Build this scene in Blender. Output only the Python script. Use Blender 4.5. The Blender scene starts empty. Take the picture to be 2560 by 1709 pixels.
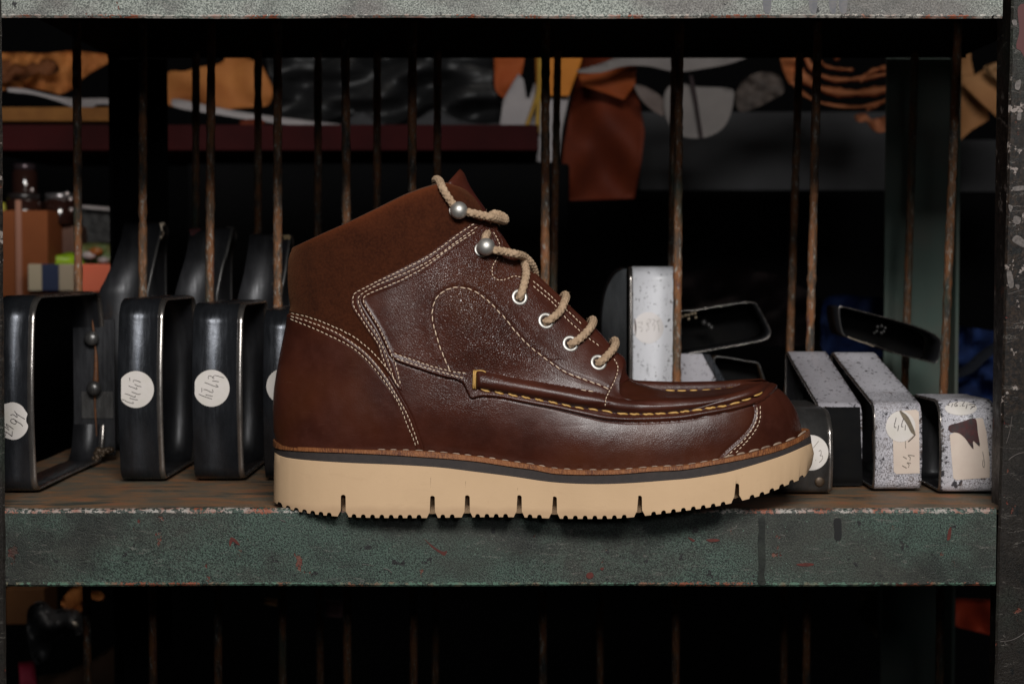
import bpy, math, random
import numpy as np
from mathutils import Vector
from mathutils.bvhtree import BVHTree
from mathutils.geometry import delaunay_2d_cdt

SC = bpy.context.scene
COL = SC.collection
random.seed(7)
RNG = np.random.default_rng(11)

# ------------------------------------------------------------------ camera
F = 4346.0                       # focal length in pixels of the 2560 px wide photograph
T = math.radians(2.5)            # the camera looks down a little
CX, CY = 1280.0, 854.5
_v = (CY - 1293.0) / F
H = -((-math.sin(T) + _v * math.cos(T)) / (math.cos(T) + _v * math.sin(T))) * 0.95
cam = bpy.data.cameras.new('camera')
cam.sensor_width = 36.0
cam.lens = F / 2560.0 * 36.0
cam.clip_start = 0.05
cam.clip_end = 50
cam.dof.use_dof = True
cam.dof.focus_distance = 0.975
cam.dof.aperture_fstop = 12.0
camo = bpy.data.objects.new('camera', cam)
camo.location = (0, -1.0, H)
camo.rotation_euler = (math.radians(90) - T, 0, 0)
COL.objects.link(camo)
SC.camera = camo

def P(px, py, Y):
    """world point on the plane y=Y seen at photo pixel px, py (numpy ok)"""
    px = np.asarray(px, float); py = np.asarray(py, float); Y = np.asarray(Y, float)
    v = (CY - py) / F
    dy = math.cos(T) + v * math.sin(T)
    dz = -math.sin(T) + v * math.cos(T)
    s = (Y + 1.0) / dy
    return np.stack(np.broadcast_arrays((px - CX) / F * s, Y + 0 * s, H + dz * s), -1)

def ZY(py, z):
    """distance plane y at which a point of height z shows at py"""
    v = (CY - py) / F
    dy = math.cos(T) + v * math.sin(T); dz = -math.sin(T) + v * math.cos(T)
    return (z - H) / dz * dy - 1.0

# ------------------------------------------------------------------ world and lamps
W = bpy.data.worlds.new('World'); SC.world = W; W.use_nodes = True
W.node_tree.nodes['Background'].inputs[0].default_value = (0.6, 0.7, 0.85, 1)
W.node_tree.nodes['Background'].inputs[1].default_value = 0.004
def area(name, loc, target, sx, sy, energy, col):
    l = bpy.data.lights.new(name, 'AREA'); l.shape = 'RECTANGLE'; l.size = sx; l.size_y = sy
    l.energy = energy; l.color = col
    o = bpy.data.objects.new(name, l); COL.objects.link(o); o.location = loc
    o.rotation_euler = (Vector(target) - Vector(loc)).to_track_quat('-Z', 'Y').to_euler()
    o['kind'] = 'helper'
    return o
area('softbox_lamp', (0.10, -1.20, 0.74), (0.03, 0.0, 0.08), 0.60, 0.24, 19.5, (1.0, 0.985, 0.96))
area('fill_lamp', (0.15, -1.5, 0.40), (0.0, 0.0, 0.12), 0.30, 0.12, 1.7, (0.95, 0.97, 1.0))
area('ceiling_lamp', (-0.1, 0.75, 1.55), (0.0, 0.95, 0.2), 0.8, 0.4, 1.7, (1.0, 0.93, 0.85))
area('added_back_fill', (-0.40, 0.60, 0.262), (-0.52, 0.85, 0.12), 0.10, 0.04, 0.22, (1.0, 0.93, 0.85))  # added light that brightens the boxes and swatches at far left
area('added_back_fill', (-0.40, 0.48, -0.06), (-0.42, 0.66, -0.12), 0.08, 0.03, 0.035, (1.0, 0.93, 0.85))  # another added light, lifts the lower left compartment
SC.view_settings.view_transform = 'Standard'
SC.view_settings.look = 'None'
SC.view_settings.exposure = 0.0
SC.view_settings.gamma = 1.0
SC.cycles.max_bounces = 6

# ------------------------------------------------------------------ helpers
def tag(o, label=None, cat=None, group=None, kind=None):
    if label: o['label'] = label
    if cat: o['category'] = cat
    if group: o['group'] = group
    if kind: o['kind'] = kind
    return o

def thing(name, label, cat, loc=(0, 0, 0), group=None):
    o = bpy.data.objects.new(name, None); COL.objects.link(o); o.location = loc
    o.empty_display_size = 0.02
    return tag(o, label, cat, group)

def mk(name, verts, faces, mat, parent=None, smooth=True, attrs=None):
    verts = np.asarray(verts, float).reshape(-1, 3)
    if parent is not None:
        verts = verts - np.array(parent_origin(parent))
    me = bpy.data.meshes.new(name)
    if isinstance(faces, np.ndarray):
        n, k = faces.shape
        me.vertices.add(len(verts)); me.vertices.foreach_set('co', verts.ravel())
        me.loops.add(n * k); me.loops.foreach_set('vertex_index', faces.ravel().astype(np.int32))
        me.polygons.add(n); me.polygons.foreach_set('loop_start', np.arange(0, n * k, k, dtype=np.int32))
        me.update(calc_edges=True)
    else:
        me.from_pydata(verts.tolist(), [], [list(map(int, f)) for f in faces])
    if attrs:
        for an, arr in attrs.items():
            a = me.attributes.new(an, 'FLOAT', 'POINT'); a.data.foreach_set('value', np.asarray(arr, np.float32))
    me.polygons.foreach_set('use_smooth', [smooth] * len(me.polygons))
    me.materials.append(mat)
    me.update()
    o = bpy.data.objects.new(name, me); COL.objects.link(o)
    if parent is not None: o.parent = parent
    return o

def parent_origin(p):
    v = Vector((0, 0, 0))
    while p is not None:
        v = v + Vector(p.location); p = p.parent
    return v

def spl(pts, n=None, step=None, closed=False):
    """catmull-rom through pts, resampled by arc length"""
    p = np.asarray(pts, float)
    if closed: q = np.vstack([p[-1], p, p[0], p[1]])
    else: q = np.vstack([2 * p[0] - p[1], p, 2 * p[-1] - p[-2]])
    out = []
    for i in range(1, len(q) - 2):
        t = np.linspace(0, 1, 14, endpoint=False)[:, None]
        a, b, c, d = q[i - 1], q[i], q[i + 1], q[i + 2]
        # limited tangents keep uneven spacing from overshooting
        lb = np.linalg.norm(c - b)
        m0 = (c - a) * lb / (np.linalg.norm(b - a) + lb + 1e-12)
        m1 = (d - b) * lb / (np.linalg.norm(d - c) + lb + 1e-12)
        out.append((2 * t**3 - 3 * t**2 + 1) * b + (t**3 - 2 * t**2 + t) * m0 + (-2 * t**3 + 3 * t**2) * c + (t**3 - t**2) * m1)
    out = np.vstack(out + [q[-2][None]])
    L = np.r_[0, np.cumsum(np.linalg.norm(np.diff(out[:, :2], axis=0), axis=1))] if out.shape[1] <= 3 and not closed else np.r_[0, np.cumsum(np.linalg.norm(np.diff(out, axis=0), axis=1))]
    if step: n = max(2, int(round(L[-1] / step)) + 1)
    s = np.linspace(0, L[-1], n)
    r = np.stack([np.interp(s, L, out[:, k]) for k in range(out.shape[1])], 1)
    return r[:-1] if closed else r

def pdist(poly, X, Y):
    """distance to an open polyline, and the parameter (pixels along it)"""
    best = np.full(X.shape, 1e9); par = np.zeros(X.shape); acc = 0.0
    p = np.asarray(poly, float)
    for i in range(len(p) - 1):
        a, b = p[i], p[i + 1]; d = b - a; L2 = d @ d
        t = np.clip(((X - a[0]) * d[0] + (Y - a[1]) * d[1]) / L2, 0, 1)
        q = np.hypot(X - a[0] - t * d[0], Y - a[1] - t * d[1])
        m = q < best; best = np.where(m, q, best); par = np.where(m, acc + t * math.sqrt(L2), par)
        acc += math.sqrt(L2)
    return best, par

def inside(poly, X, Y):
    p = np.asarray(poly, float); r = np.zeros(X.shape, bool); n = len(p)
    for i in range(n):
        x1, y1 = p[i]; x2, y2 = p[(i + 1) % n]
        if y1 == y2: continue
        c = ((y1 > Y) != (y2 > Y)) & (X < (x2 - x1) * (Y - y1) / (y2 - y1) + x1)
        r ^= c
    return r

def sdist(poly, X, Y):
    d, _ = pdist(list(poly) + [poly[0]], X, Y)
    return np.where(inside(poly, X, Y), d, -d)

def sstep(x, a, b):
    t = np.clip((x - a) / (b - a), 0, 1); return t * t * (3 - 2 * t)

def tube(path, r, seg=10, cap=True, rfun=None, closed=False):
    path = np.asarray(path, float); n = len(path)
    if closed: tg = np.roll(path, -1, 0) - np.roll(path, 1, 0)
    else: tg = np.gradient(path, axis=0)
    tg /= np.linalg.norm(tg, axis=1)[:, None] + 1e-12
    up = np.array([0, 0, 1.0]) if abs(tg[0][2]) < 0.9 else np.array([1.0, 0, 0])
    V = []; nrm = np.cross(tg[0], up); nrm /= np.linalg.norm(nrm)
    r = np.broadcast_to(np.asarray(r, float), (n,))
    an = np.arange(seg) / seg * 2 * math.pi
    s = np.r_[0, np.cumsum(np.linalg.norm(np.diff(path, axis=0), axis=1))]
    for i in range(n):
        nrm = nrm - tg[i] * (nrm @ tg[i]); nrm /= np.linalg.norm(nrm)
        bi = np.cross(tg[i], nrm)
        rr = r[i] * (rfun(s[i], an) if rfun else np.ones(seg))
        V.append(path[i] + (np.cos(an) * rr)[:, None] * nrm + (np.sin(an) * rr)[:, None] * bi)
    V = np.vstack(V); Fc = []
    m = n if closed else n - 1
    for i in range(m):
        a = i * seg; b = ((i + 1) % n) * seg
        for k in range(seg):
            k2 = (k + 1) % seg
            Fc.append((a + k, a + k2, b + k2, b + k))
    if cap and not closed:
        Fc.append(tuple(range(seg - 1, -1, -1))); Fc.append(tuple(range((n - 1) * seg, n * seg)))
    return V, Fc

class Buf:
    def __init__(s): s.v = []; s.f = []; s.n = 0
    def add(s, V, Fc):
        V = np.asarray(V, float); s.v.append(V); s.f += [tuple(int(i) + s.n for i in f) for f in Fc]; s.n += len(V)
    def box(s, lo, hi):
        x0, y0, z0 = lo; x1, y1, z1 = hi
        s.add([(x0,y0,z0),(x1,y0,z0),(x1,y1,z0),(x0,y1,z0),(x0,y0,z1),(x1,y0,z1),(x1,y1,z1),(x0,y1,z1)],
              [(0,3,2,1),(4,5,6,7),(0,1,5,4),(1,2,6,5),(2,3,7,6),(3,0,4,7)])
    def out(s, name, mat, parent=None, smooth=True):
        return mk(name, np.vstack(s.v), s.f, mat, parent, smooth)

def bevel(o, w, seg=2):
    m = o.modifiers.new('bevel', 'BEVEL'); m.width = w; m.segments = seg; m.limit_method = 'ANGLE'; m.angle_limit = math.radians(40)
    return o

def boxobj(name, lo, hi, mat, parent=None, bev=0.0):
    b = Buf(); b.box(lo, hi); o = b.out(name, mat, parent, smooth=False)
    if bev: bevel(o, bev)
    return o

def sphere(c, r, seg=24, rings=14, sc=(1, 1, 1)):
    V = [(0, 0, 1)]
    for i in range(1, rings):
        a = math.pi * i / rings
        for k in range(seg):
            b = 2 * math.pi * k / seg; V.append((math.sin(a) * math.cos(b), math.sin(a) * math.sin(b), math.cos(a)))
    V.append((0, 0, -1)); V = np.array(V) * r * np.array(sc) + np.array(c); Fc = []
    for k in range(seg): Fc.append((0, 1 + k, 1 + (k + 1) % seg))
    for i in range(rings - 2):
        for k in range(seg):
            a = 1 + i * seg + k; b = 1 + i * seg + (k + 1) % seg; Fc.append((a, a + seg, b + seg, b))
    l = len(V) - 1; a = 1 + (rings - 2) * seg
    for k in range(seg): Fc.append((l, a + (k + 1) % seg, a + k))
    return V, Fc

class Caster:
    def __init__(s, V, Fc): s.t = BVHTree.FromPolygons([tuple(v) for v in np.asarray(V).tolist()], [tuple(f) for f in (Fc.tolist() if isinstance(Fc, np.ndarray) else Fc)])
    def hit(s, px, py):
        d = P(px, py, 0.0) - np.array([0, -1.0, H]); d /= np.linalg.norm(d)
        l, n, i, q = s.t.ray_cast(Vector((0, -1.0, H)), Vector(d))
        if l is None: return None, None
        n = np.array(n)
        if n @ d > 0: n = -n
        return np.array(l), n

# ------------------------------------------------------------------ node materials
class M:
    def __init__(s, name, rough=0.5, metal=0.0, spec=0.5, col=(0.5, 0.5, 0.5)):
        s.m = bpy.data.materials.new(name); s.m.use_nodes = True; s.nt = s.m.node_tree
        s.b = s.nt.nodes['Principled BSDF']
        s.b.inputs['Roughness'].default_value = rough; s.b.inputs['Metallic'].default_value = metal
        s.b.inputs['Specular IOR Level'].default_value = spec; s.b.inputs['Base Color'].default_value = (*col, 1)
        s.tc = s.nt.nodes.new('ShaderNodeTexCoord'); s.co = s.tc.outputs['Object']
    def n(s, t): return s.nt.nodes.new(t)
    def L(s, a, b): s.nt.links.new(a, b)
    def mapping(s, scale, loc=(0, 0, 0), rot=(0, 0, 0)):
        m = s.n('ShaderNodeMapping'); s.L(s.co, m.inputs[0]); m.inputs['Scale'].default_value = scale
        m.inputs['Location'].default_value = loc; m.inputs['Rotation'].default_value = rot
        return m.outputs[0]
    def noise(s, scale, detail=3, rough=0.5, co=None, dist=0.0):
        x = s.n('ShaderNodeTexNoise'); s.L(co if co is not None else s.co, x.inputs['Vector'])
        x.inputs['Scale'].default_value = scale; x.inputs['Detail'].default_value = detail
        x.inputs['Roughness'].default_value = rough; x.inputs['Distortion'].default_value = dist
        return x.outputs[0]
    def vor(s, scale, feature='F1', co=None, rnd=1.0):
        x = s.n('ShaderNodeTexVoronoi'); x.feature = feature; s.L(co if co is not None else s.co, x.inputs['Vector'])
        x.inputs['Scale'].default_value = scale; x.inputs['Randomness'].default_value = rnd
        return x.outputs['Distance']
    def ramp(s, fac, stops):
        r = s.n('ShaderNodeValToRGB'); s.L(fac, r.inputs[0]); e = r.color_ramp.elements
        while len(e) < len(stops): e.new(0.5)
        for k, (p, c) in enumerate(stops):
            e[k].position = p; e[k].color = (*c, 1) if isinstance(c, tuple) else (c, c, c, 1)
        return r.outputs[0]
    def mix(s, fac, a, b):
        x = s.n('ShaderNodeMix'); x.data_type = 'RGBA'
        for v, i in ((fac, 0), (a, 6), (b, 7)):
            if isinstance(v, (int, float)): x.inputs[i].default_value = v
            elif isinstance(v, tuple): x.inputs[i].default_value = (*v, 1)
            else: s.L(v, x.inputs[i])
        return x.outputs[2]
    def math(s, op, a, b=0.0, c=0.0):
        x = s.n('ShaderNodeMath'); x.operation = op
        for v, i in ((a, 0), (b, 1), (c, 2)):
            if isinstance(v, (int, float)): x.inputs[i].default_value = v
            else: s.L(v, x.inputs[i])
        return x.outputs[0]
    def attr(s, name):
        x = s.n('ShaderNodeAttribute'); x.attribute_name = name; return x.outputs['Fac']
    def sep(s, k):
        x = s.n('ShaderNodeSeparateXYZ'); s.L(s.co, x.inputs[0]); return x.outputs[k]
    def color(s, c): s.L(c, s.b.inputs['Base Color'])
    def roughness(s, r): s.L(r, s.b.inputs['Roughness'])
    def bump(s, h, strength=0.5, dist=0.001):
        x = s.n('ShaderNodeBump'); x.inputs['Strength'].default_value = strength; x.inputs['Distance'].default_value = dist
        s.L(h, x.inputs['Height'])
        if s.b.inputs['Normal'].is_linked: s.L(s.b.inputs['Normal'].links[0].from_socket, x.inputs['Normal'])
        s.L(x.outputs[0], s.b.inputs['Normal'])
# ================================================================== materials
def leather(name, base=(0.062, 0.0160, 0.0086), base2=(0.036, 0.0092, 0.0054), rough=0.40):
    m = M(name, rough, spec=0.42)
    n1 = m.noise(28, 4, 0.55); n2 = m.noise(140, 4, 0.6); 
    c = m.mix(m.ramp(n1, [(0.35, 0.0), (0.68, 1.0)]), base2, base)
    c = m.mix(m.ramp(n2, [(0.45, 0.0), (0.75, 0.35)]), c, (0.074, 0.0195, 0.0115))
    warm = m.ramp(m.noise(16, 2), [(0.52, 0.0), (0.68, 0.5)])
    c = m.mix(warm, c, (0.072, 0.020, 0.0065))
    sc = m.noise(60, 5, 0.7, m.mapping((1.0, 1.0, 5.0), rot=(0, 0.7, 0)), 1.5)
    scr = m.ramp(sc, [(0.63, 0.0), (0.665, 0.14), (0.70, 0.0)])
    c = m.mix(scr, c, (0.16, 0.07, 0.045))
    m.color(c)
    g = m.attr('grain')
    r = m.ramp(m.noise(70, 4, 0.6), [(0.3, 0.31), (0.7, 0.41)])
    m.roughness(m.math('SUBTRACT', r, m.math('MULTIPLY', g, 0.04)))
    warp = m.n('ShaderNodeVectorMath'); warp.operation = 'ADD'
    nz = m.n('ShaderNodeTexNoise'); nz.inputs['Scale'].default_value = 400; m.L(m.co, nz.inputs['Vector'])
    scl = m.n('ShaderNodeVectorMath'); scl.operation = 'SCALE'; scl.inputs['Scale'].default_value = 0.0012
    m.L(nz.outputs['Color'], scl.inputs[0]); m.L(m.co, warp.inputs[0]); m.L(scl.outputs[0], warp.inputs[1])
    cell = m.vor(900, 'DISTANCE_TO_EDGE', warp.outputs[0])
    cr = m.ramp(cell, [(0.0, 0.0), (0.16, 0.8), (0.4, 1.0)])
    m.bump(m.math('MULTIPLY', cr, m.math('ADD', m.math('MULTIPLY', g, 1.0), 0.05)), 1.0, 0.00034)
    m.bump(m.noise(1100, 2, .6), 0.16, 0.00022)
    m.bump(m.noise(110, 4, 0.6, m.mapping((1, 1, 1.8), rot=(0, 0.5, 0))), 0.24, 0.0006)
    cre = m.ramp(m.noise(75, 6, 0.75, m.mapping((1, 1, 2.6), (3, 1, 6), rot=(0, .75, 0)), 1.2), [(0.45, 0.5), (0.50, 0.0), (0.55, 0.5)])
    m.bump(cre, 0.05, 0.0006)
    return m.m
MAT = {}
MAT['leather'] = leather('brown_leather')
MAT['leather_red'] = leather('tongue_leather', (0.085, 0.018, 0.012), (0.05, 0.011, 0.008), 0.45)
def suede():
    m = M('suede', 0.95, spec=0.08)
    a = m.ramp(m.noise(55, 5, 0.7), [(0.32, (0.020, 0.0052, 0.0027)), (0.66, (0.046, 0.0120, 0.0048))])
    f = m.ramp(m.noise(700, 3, .7), [(0.38, 0.0), (0.72, 0.5)])
    c = m.mix(f, a, (0.076, 0.0215, 0.0085))
    e = m.attr('edge')
    m.color(m.mix(m.math('MULTIPLY', e, 0.55), c, (0.15, 0.036, 0.011)))  # glow along collar rim and heel edge put into the suede colour
    m.b.inputs['Sheen Weight'].default_value = 0.12; m.b.inputs['Sheen Tint'].default_value = (0.8, 0.4, 0.2, 1)
    m.bump(m.noise(700, 3, 0.75), 0.9, 0.0007); m.bump(m.noise(90, 4), 0.3, 0.001)
    return m.m
MAT['suede'] = suede()
def simple(name, col, col2=None, scale=60, rough=0.6, metal=0.0, spec=0.4, bump=0.0, bscale=400, bdist=0.0005):
    m = M(name, rough, metal, spec, col)
    if col2: m.color(m.mix(m.ramp(m.noise(scale, 4, 0.6), [(0.35, 0.0), (0.7, 1.0)]), col, col2))
    if bump: m.bump(m.noise(bscale, 3, 0.6), bump, bdist)
    return m.m
def sole_mat(name, a, b_, *r, **k):
    m = M(name, .7, spec=.3)
    c = m.mix(m.ramp(m.noise(30, 4, .6), [(.35, 0.), (.7, 1.)]), a, b_)
    c = m.mix(m.ramp(m.noise(420, 2, .5), [(.70, 0.), (.76, .18)]), c, (.40, .26, .15))
    c = m.mix(m.ramp(m.noise(55, 5, .7, m.mapping((.5, 1, 3), rot=(0, .2, 0)), 1.), [(.60, 0.), (.67, .10), (.72, 0.)]), c, (.30, .18, .11))
    z = m.ramp(m.math('ADD', m.math('MULTIPLY', m.sep(2), 30.0), m.math('MULTIPLY', m.noise(90, 3), .12)), [(.10, .35), (.19, 0.)])
    c = m.mix(z, c, (.33, .2, .12))
    m.color(c); m.bump(m.noise(1500, 3, .6), .25, .0002); m.bump(m.noise(240, 3, .6), .15, .0003); return m.m
MAT['welt'] = (lambda m: (m.color(m.mix(m.ramp(m.noise(900, 3, 0.7, m.mapping((1.6, 1, 0.35))), [(0.4, 0.0), (0.62, 1.0)]),
              m.mix(m.ramp(m.noise(45, 3), [(0.42, 0.0), (0.58, 1.0)]), (0.10, 0.028, 0.011), (0.22, 0.072, 0.021)), (0.30, 0.115, 0.038))),
              m.bump(m.noise(1200, 3), 0.5, 0.0004), m.m)[2])(M('welt_leather', 0.55))
MAT['midsole'] = simple('dark_rubber', (0.030, 0.024, 0.023), (0.040, 0.031, 0.029), 300, 0.75, bump=0.2, bscale=2000, bdist=0.0002)
MAT['outsole'] = sole_mat('cream_rubber', (0.61, 0.415, 0.248), (0.57, 0.385, 0.228), 35, 0.72, spec=0.3, bump=0.12, bscale=1300, bdist=0.0002)
MAT['thread'] = simple('cream_thread', (0.78, 0.62, 0.46), (0.62, 0.46, 0.32), 900, 0.6, bump=0.3, bscale=4000, bdist=0.0002)
MAT['goldthread'] = simple('gold_thread', (0.60, 0.36, 0.11), (0.44, 0.24, 0.06), 500, 0.5, bump=0.4, bscale=3500, bdist=0.0002)
MAT['weltthread'] = simple('waxed_thread', (0.36, 0.27, 0.20), (0.14, 0.09, 0.065), 120, 0.5, bump=0.4, bscale=3000, bdist=0.0002)
MAT['lace'] = simple('cotton_lace', (0.46, 0.325, 0.215), (0.30, 0.20, 0.125), 260, 0.9, spec=0.1, bump=0.5, bscale=2600, bdist=0.0005)
MAT['nickel'] = simple('brushed_nickel', (0.60, 0.575, 0.53), (0.50, 0.475, 0.44), 300, 0.48, metal=0.85, bump=0.12, bscale=1800, bdist=0.0003)
MAT['hole'] = simple('eyelet_hole', (0.02, 0.008, 0.006), rough=0.9)
MAT['lining'] = simple('lining_leather', (0.12, 0.05, 0.025), (0.09, 0.035, 0.02), 50, 0.8)

# ================================================================== the boot
boot = thing('boot', 'brown leather moc-toe ankle boot with cream ripple sole', 'boot', tuple(P(1360, 1293, 0.0).tolist()))
boot.location = (float(P(1360, 1293, 0.0)[0]), 0.0, 0.0)

nu, nv = 620, 400
_s = np.linspace(0, 1, nu); U = 0.72 * _s + 0.28 * (1 - np.cos(math.pi * _s)) / 2
Vv = np.linspace(0, 1, nv)
bot = spl([(692,1097),(708,1112),(776,1121),(912,1127),(1048,1130),(1185,1143),(1280,1157),(1332,1164),(1387,1174),(1468,1178),(1550,1177),(1636,1170),(1700,1166),(1772,1156),(1854,1140),(1936,1118),(1985,1099),(2003,1082)], 800)
top = spl([(730,620),(790,592),(871,556),(940,523),(1008,490),(1049,474),(1087,463),(1110,458),(1133,461)], 800)
back = spl([(692,1097),(687,1078),(685,1040),(685,1012),(688,971),(695,925),(705,871),(714,830),(719,800),(722,781),(725,765),(721,734),(719,693),(721,650),(730,620)], 800)
frontc = [(2003,1082,0),(2001,1066,0),(1997,1050,0),(1990,1029,0),(1979,1009,0),(1964,989,0),(1946,973,0),(1929,960,.0015),(1913,961,.010),(1890,969,.019),(1850,981,.0265),(1780,992,.032),(1700,998,.035),(1620,1000,.036),(1572,999,.035),(1550,990,.033),(1548,960,.0300),(1555,930,.0265),(1556,915,.0235),(1545,893,.020),(1520,868,.0175),(1490,835,.016),(1462,806,.015),(1430,777,.0145),(1400,750,.014),(1375,727,.014),(1345,700,.014),(1320,676,.0135),(1298,652,.013),(1277,626,.013),(1258,600,.0125),(1235,568,.012),(1213,538,.012),(1198,512,.012),(1182,490,.012),(1160,472,.013),(1133,461,.014)]
front = spl(frontc, 1200)
def at(c, t): 
    k = np.linspace(0, 1, len(c)); return np.stack([np.interp(t, k, c[:, j]) for j in range(c.shape[1])], -1)
C0, C1, D0, D1 = at(bot, U), at(top, U), at(back, Vv), at(front, Vv)
u = U[:, None, None]; v = Vv[None, :, None]
G = (1 - v) * C0[:, None, :] + v * C1[:, None, :] + (1 - u) * D0[None] + u * D1[None, :, :2] \
    - ((1 - u) * (1 - v) * C0[0] + u * (1 - v) * C0[-1] + (1 - u) * v * C1[0] + u * v * C1[-1])
GX, GY = G[..., 0], G[..., 1]
hx = [692,700,720,760,820,900,1000,1100,1200,1300,1400,1500,1600,1700,1780,1850,1910,1950,1980,1996,2003]
hy = [0,.0095,.0165,.0230,.0272,.0292,.0300,.0306,.0322,.0350,.0378,.0396,.0402,.0394,.0370,.0328,.0268,.0212,.0146,.0078,0]
_h = spl(np.stack([np.array(hx), np.array(hy) ** 2 * 3e5], 1), 600)
def hw0(px): return np.sqrt(np.maximum(np.interp(px, _h[:, 0], _h[:, 1]) / 3e5, 0))
g = np.zeros((nu, nv)); fix = np.zeros((nu, nv), bool)
g[:, 0] = hw0(C0[:, 0]) ** 2; fix[:, 0] = True
_k = np.linspace(0, 1, nu)
_t = U
topw = np.where(_t < .5, .0335 * np.sqrt(np.maximum(1 - ((_t - .5) / .5) ** 2, 0)), .014 + .0195 * np.sqrt(np.maximum(1 - ((_t - .5) / .5) ** 2, 0)))
g[:, -1] = topw ** 2; fix[:, -1] = True
g[0, :] = 0; fix[0, :] = True
g[-1, :] = D1[:, 2] ** 2; fix[-1, :] = True
PXM = 1.0 / F
Q_ = G * PXM
pA, pB, pC, pD = Q_[:-1, :-1], Q_[1:, :-1], Q_[1:, 1:], Q_[:-1, 1:]
def cot(o, a, b_):
    u_, w_ = a - o, b_ - o; cr = np.abs(u_[..., 0] * w_[..., 1] - u_[..., 1] * w_[..., 0]) + 1e-14
    return np.clip((u_ * w_).sum(-1) / cr, -8, 40) * .5
def tarea(a, b_, c): return .5 * np.abs((b_[..., 0] - a[..., 0]) * (c[..., 1] - a[..., 1]) - (b_[..., 1] - a[..., 1]) * (c[..., 0] - a[..., 0]))
WU = np.zeros((nu - 1, nv)); WV = np.zeros((nu, nv - 1)); WD = np.zeros((nu - 1, nv - 1))
WU[:, :-1] += cot(pC, pA, pB); WV[1:, :] += cot(pA, pB, pC); WD += cot(pB, pA, pC)
WU[:, 1:] += cot(pA, pC, pD); WV[:-1, :] += cot(pC, pA, pD); WD += cot(pD, pA, pC)
WU = np.maximum(WU, 1e-4); WV = np.maximum(WV, 1e-4); WD = np.maximum(WD, -0.45 * np.minimum(np.minimum(WU[:, :-1], WU[:, 1:]), np.minimum(WV[:-1], WV[1:])))
AR = np.zeros((nu, nv)); ta = tarea(pA, pB, pC) / 3; tb = tarea(pA, pC, pD) / 3
AR[:-1, :-1] += ta + tb; AR[1:, :-1] += ta; AR[1:, 1:] += ta + tb; AR[:-1, 1:] += tb
csrc = 0.30 + 0.12 * sstep(GY, 960, 760) + 1.9 * sstep(GX, 1280, 1520) * sstep(GY, 990, 1060) + 0.5 * sstep(GX, 1500, 1200) * sstep(GY, 940, 1060)
rhs = csrc * AR
def Aop(x):
    r = np.zeros_like(x)
    d = WU * (x[1:] - x[:-1]); r[1:] += d; r[:-1] -= d
    d = WV * (x[:, 1:] - x[:, :-1]); r[:, 1:] += d; r[:, :-1] -= d
    d = WD * (x[1:, 1:] - x[:-1, :-1]); r[1:, 1:] += d; r[:-1, :-1] -= d
    return r
dg = np.zeros_like(g); dg[1:] += WU; dg[:-1] += WU; dg[:, 1:] += WV; dg[:, :-1] += WV; dg[1:, 1:] += WD; dg[:-1, :-1] += WD
dg = np.maximum(dg, 1e-3)
x = g.copy()
lin = (1 - Vv[None]) * g[:, :1] + Vv[None] * g[:, -1:]
x[~fix] = lin[~fix]
r = rhs - Aop(x); r[fix] = 0; z = r / dg; p_ = z.copy(); rz = (r * z).sum(); rz0 = rz
for it in range(3000):
    Ap = Aop(p_); Ap[fix] = 0; al = rz / (p_ * Ap).sum(); x += al * p_; r -= al * Ap
    z = r / dg; rn = (r * z).sum(); p_ = z + rn / rz * p_; rz = rn; p_[fix] = 0
    if abs(rz) < abs(rz0) * 1e-10: break
0 and print('CG', it, rz / rz0, x.min(), x.max())
HW = np.sqrt(np.maximum(x, 0))

N0 = P(GX, GY, -HW)
def normals(Q):
    a = np.gradient(Q, axis=0); b = np.gradient(Q, axis=1)
    n = np.cross(a, b); n /= np.linalg.norm(n, axis=2)[..., None] + 1e-12
    return n
NN = normals(N0)
if NN[nu // 2, nv // 2, 1] > 0: NN = -NN
zero = HW < 1e-6
NN[zero, 1] = 0; NN /= np.linalg.norm(NN, axis=2)[..., None] + 1e-12

# ---- seams (photo pixels)
R1 = spl([(1188,557),(1144,587),(1076,637),(1021,667),(953,699),(903,724),(886,735),(882,750),(885,767),(904,797),(926,830),(948,863),(956,890),(967,920),(981,939),(992,958),(1001,970)], step=6)
R2 = spl([(1196,565),(1150,598),(1081,648),(1027,676),(940,714),(905,734),(896,744),(897,756),(912,791),(940,833),(961,876),(975,914),(986,950),(997,966)], step=6)
R3 = spl([(1190,578),(1125,620),(1065,666),(994,704),(926,732),(911,742),(910,755),(923,778),(948,819),(967,860),(978,884),(989,912),(1002,966)], step=6)
RA = spl([(724,782),(776,794),(831,815),(885,842),(912,863),(940,889),(967,920),(980,938)], step=6)
RB = spl([(723,789),(776,805),(831,827),(880,856),(912,881),(940,911),(967,947),(994,993),(1021,1042),(1037,1085),(1049,1119)], step=6)
RC = spl([(722,796),(763,812),(831,842),(885,871),(926,909),(967,961),(994,1004),(1013,1048),(1030,1089),(1043,1124)], step=6)
QA = spl([(982,882),(1021,895),(1076,914),(1130,928),(1166,933)], step=6)
QB = spl([(988,895),(1021,906),(1076,922),(1144,941),(1158,944)], step=6)
US = spl([(1127,931),(1103,876),(1087,824),(1080,788),(1084,762),(1092,744),(1106,730),(1125,721),(1147,718),(1171,722),(1198,735),(1226,758),(1258,791),(1292,832),(1332,872),(1387,913),(1414,930),(1455,946),(1496,961),(1522,972)], step=6)
YL = spl([(1191,972),(1223,977),(1278,986),(1332,996),(1387,1006),(1441,1018),(1496,1025),(1523,1029),(1541,1033),(1605,1035),(1660,1033),(1718,1028),(1772,1020),(1827,1010),(1881,992),(1909,977),(1925,962),(1929,957)], step=6)
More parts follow.
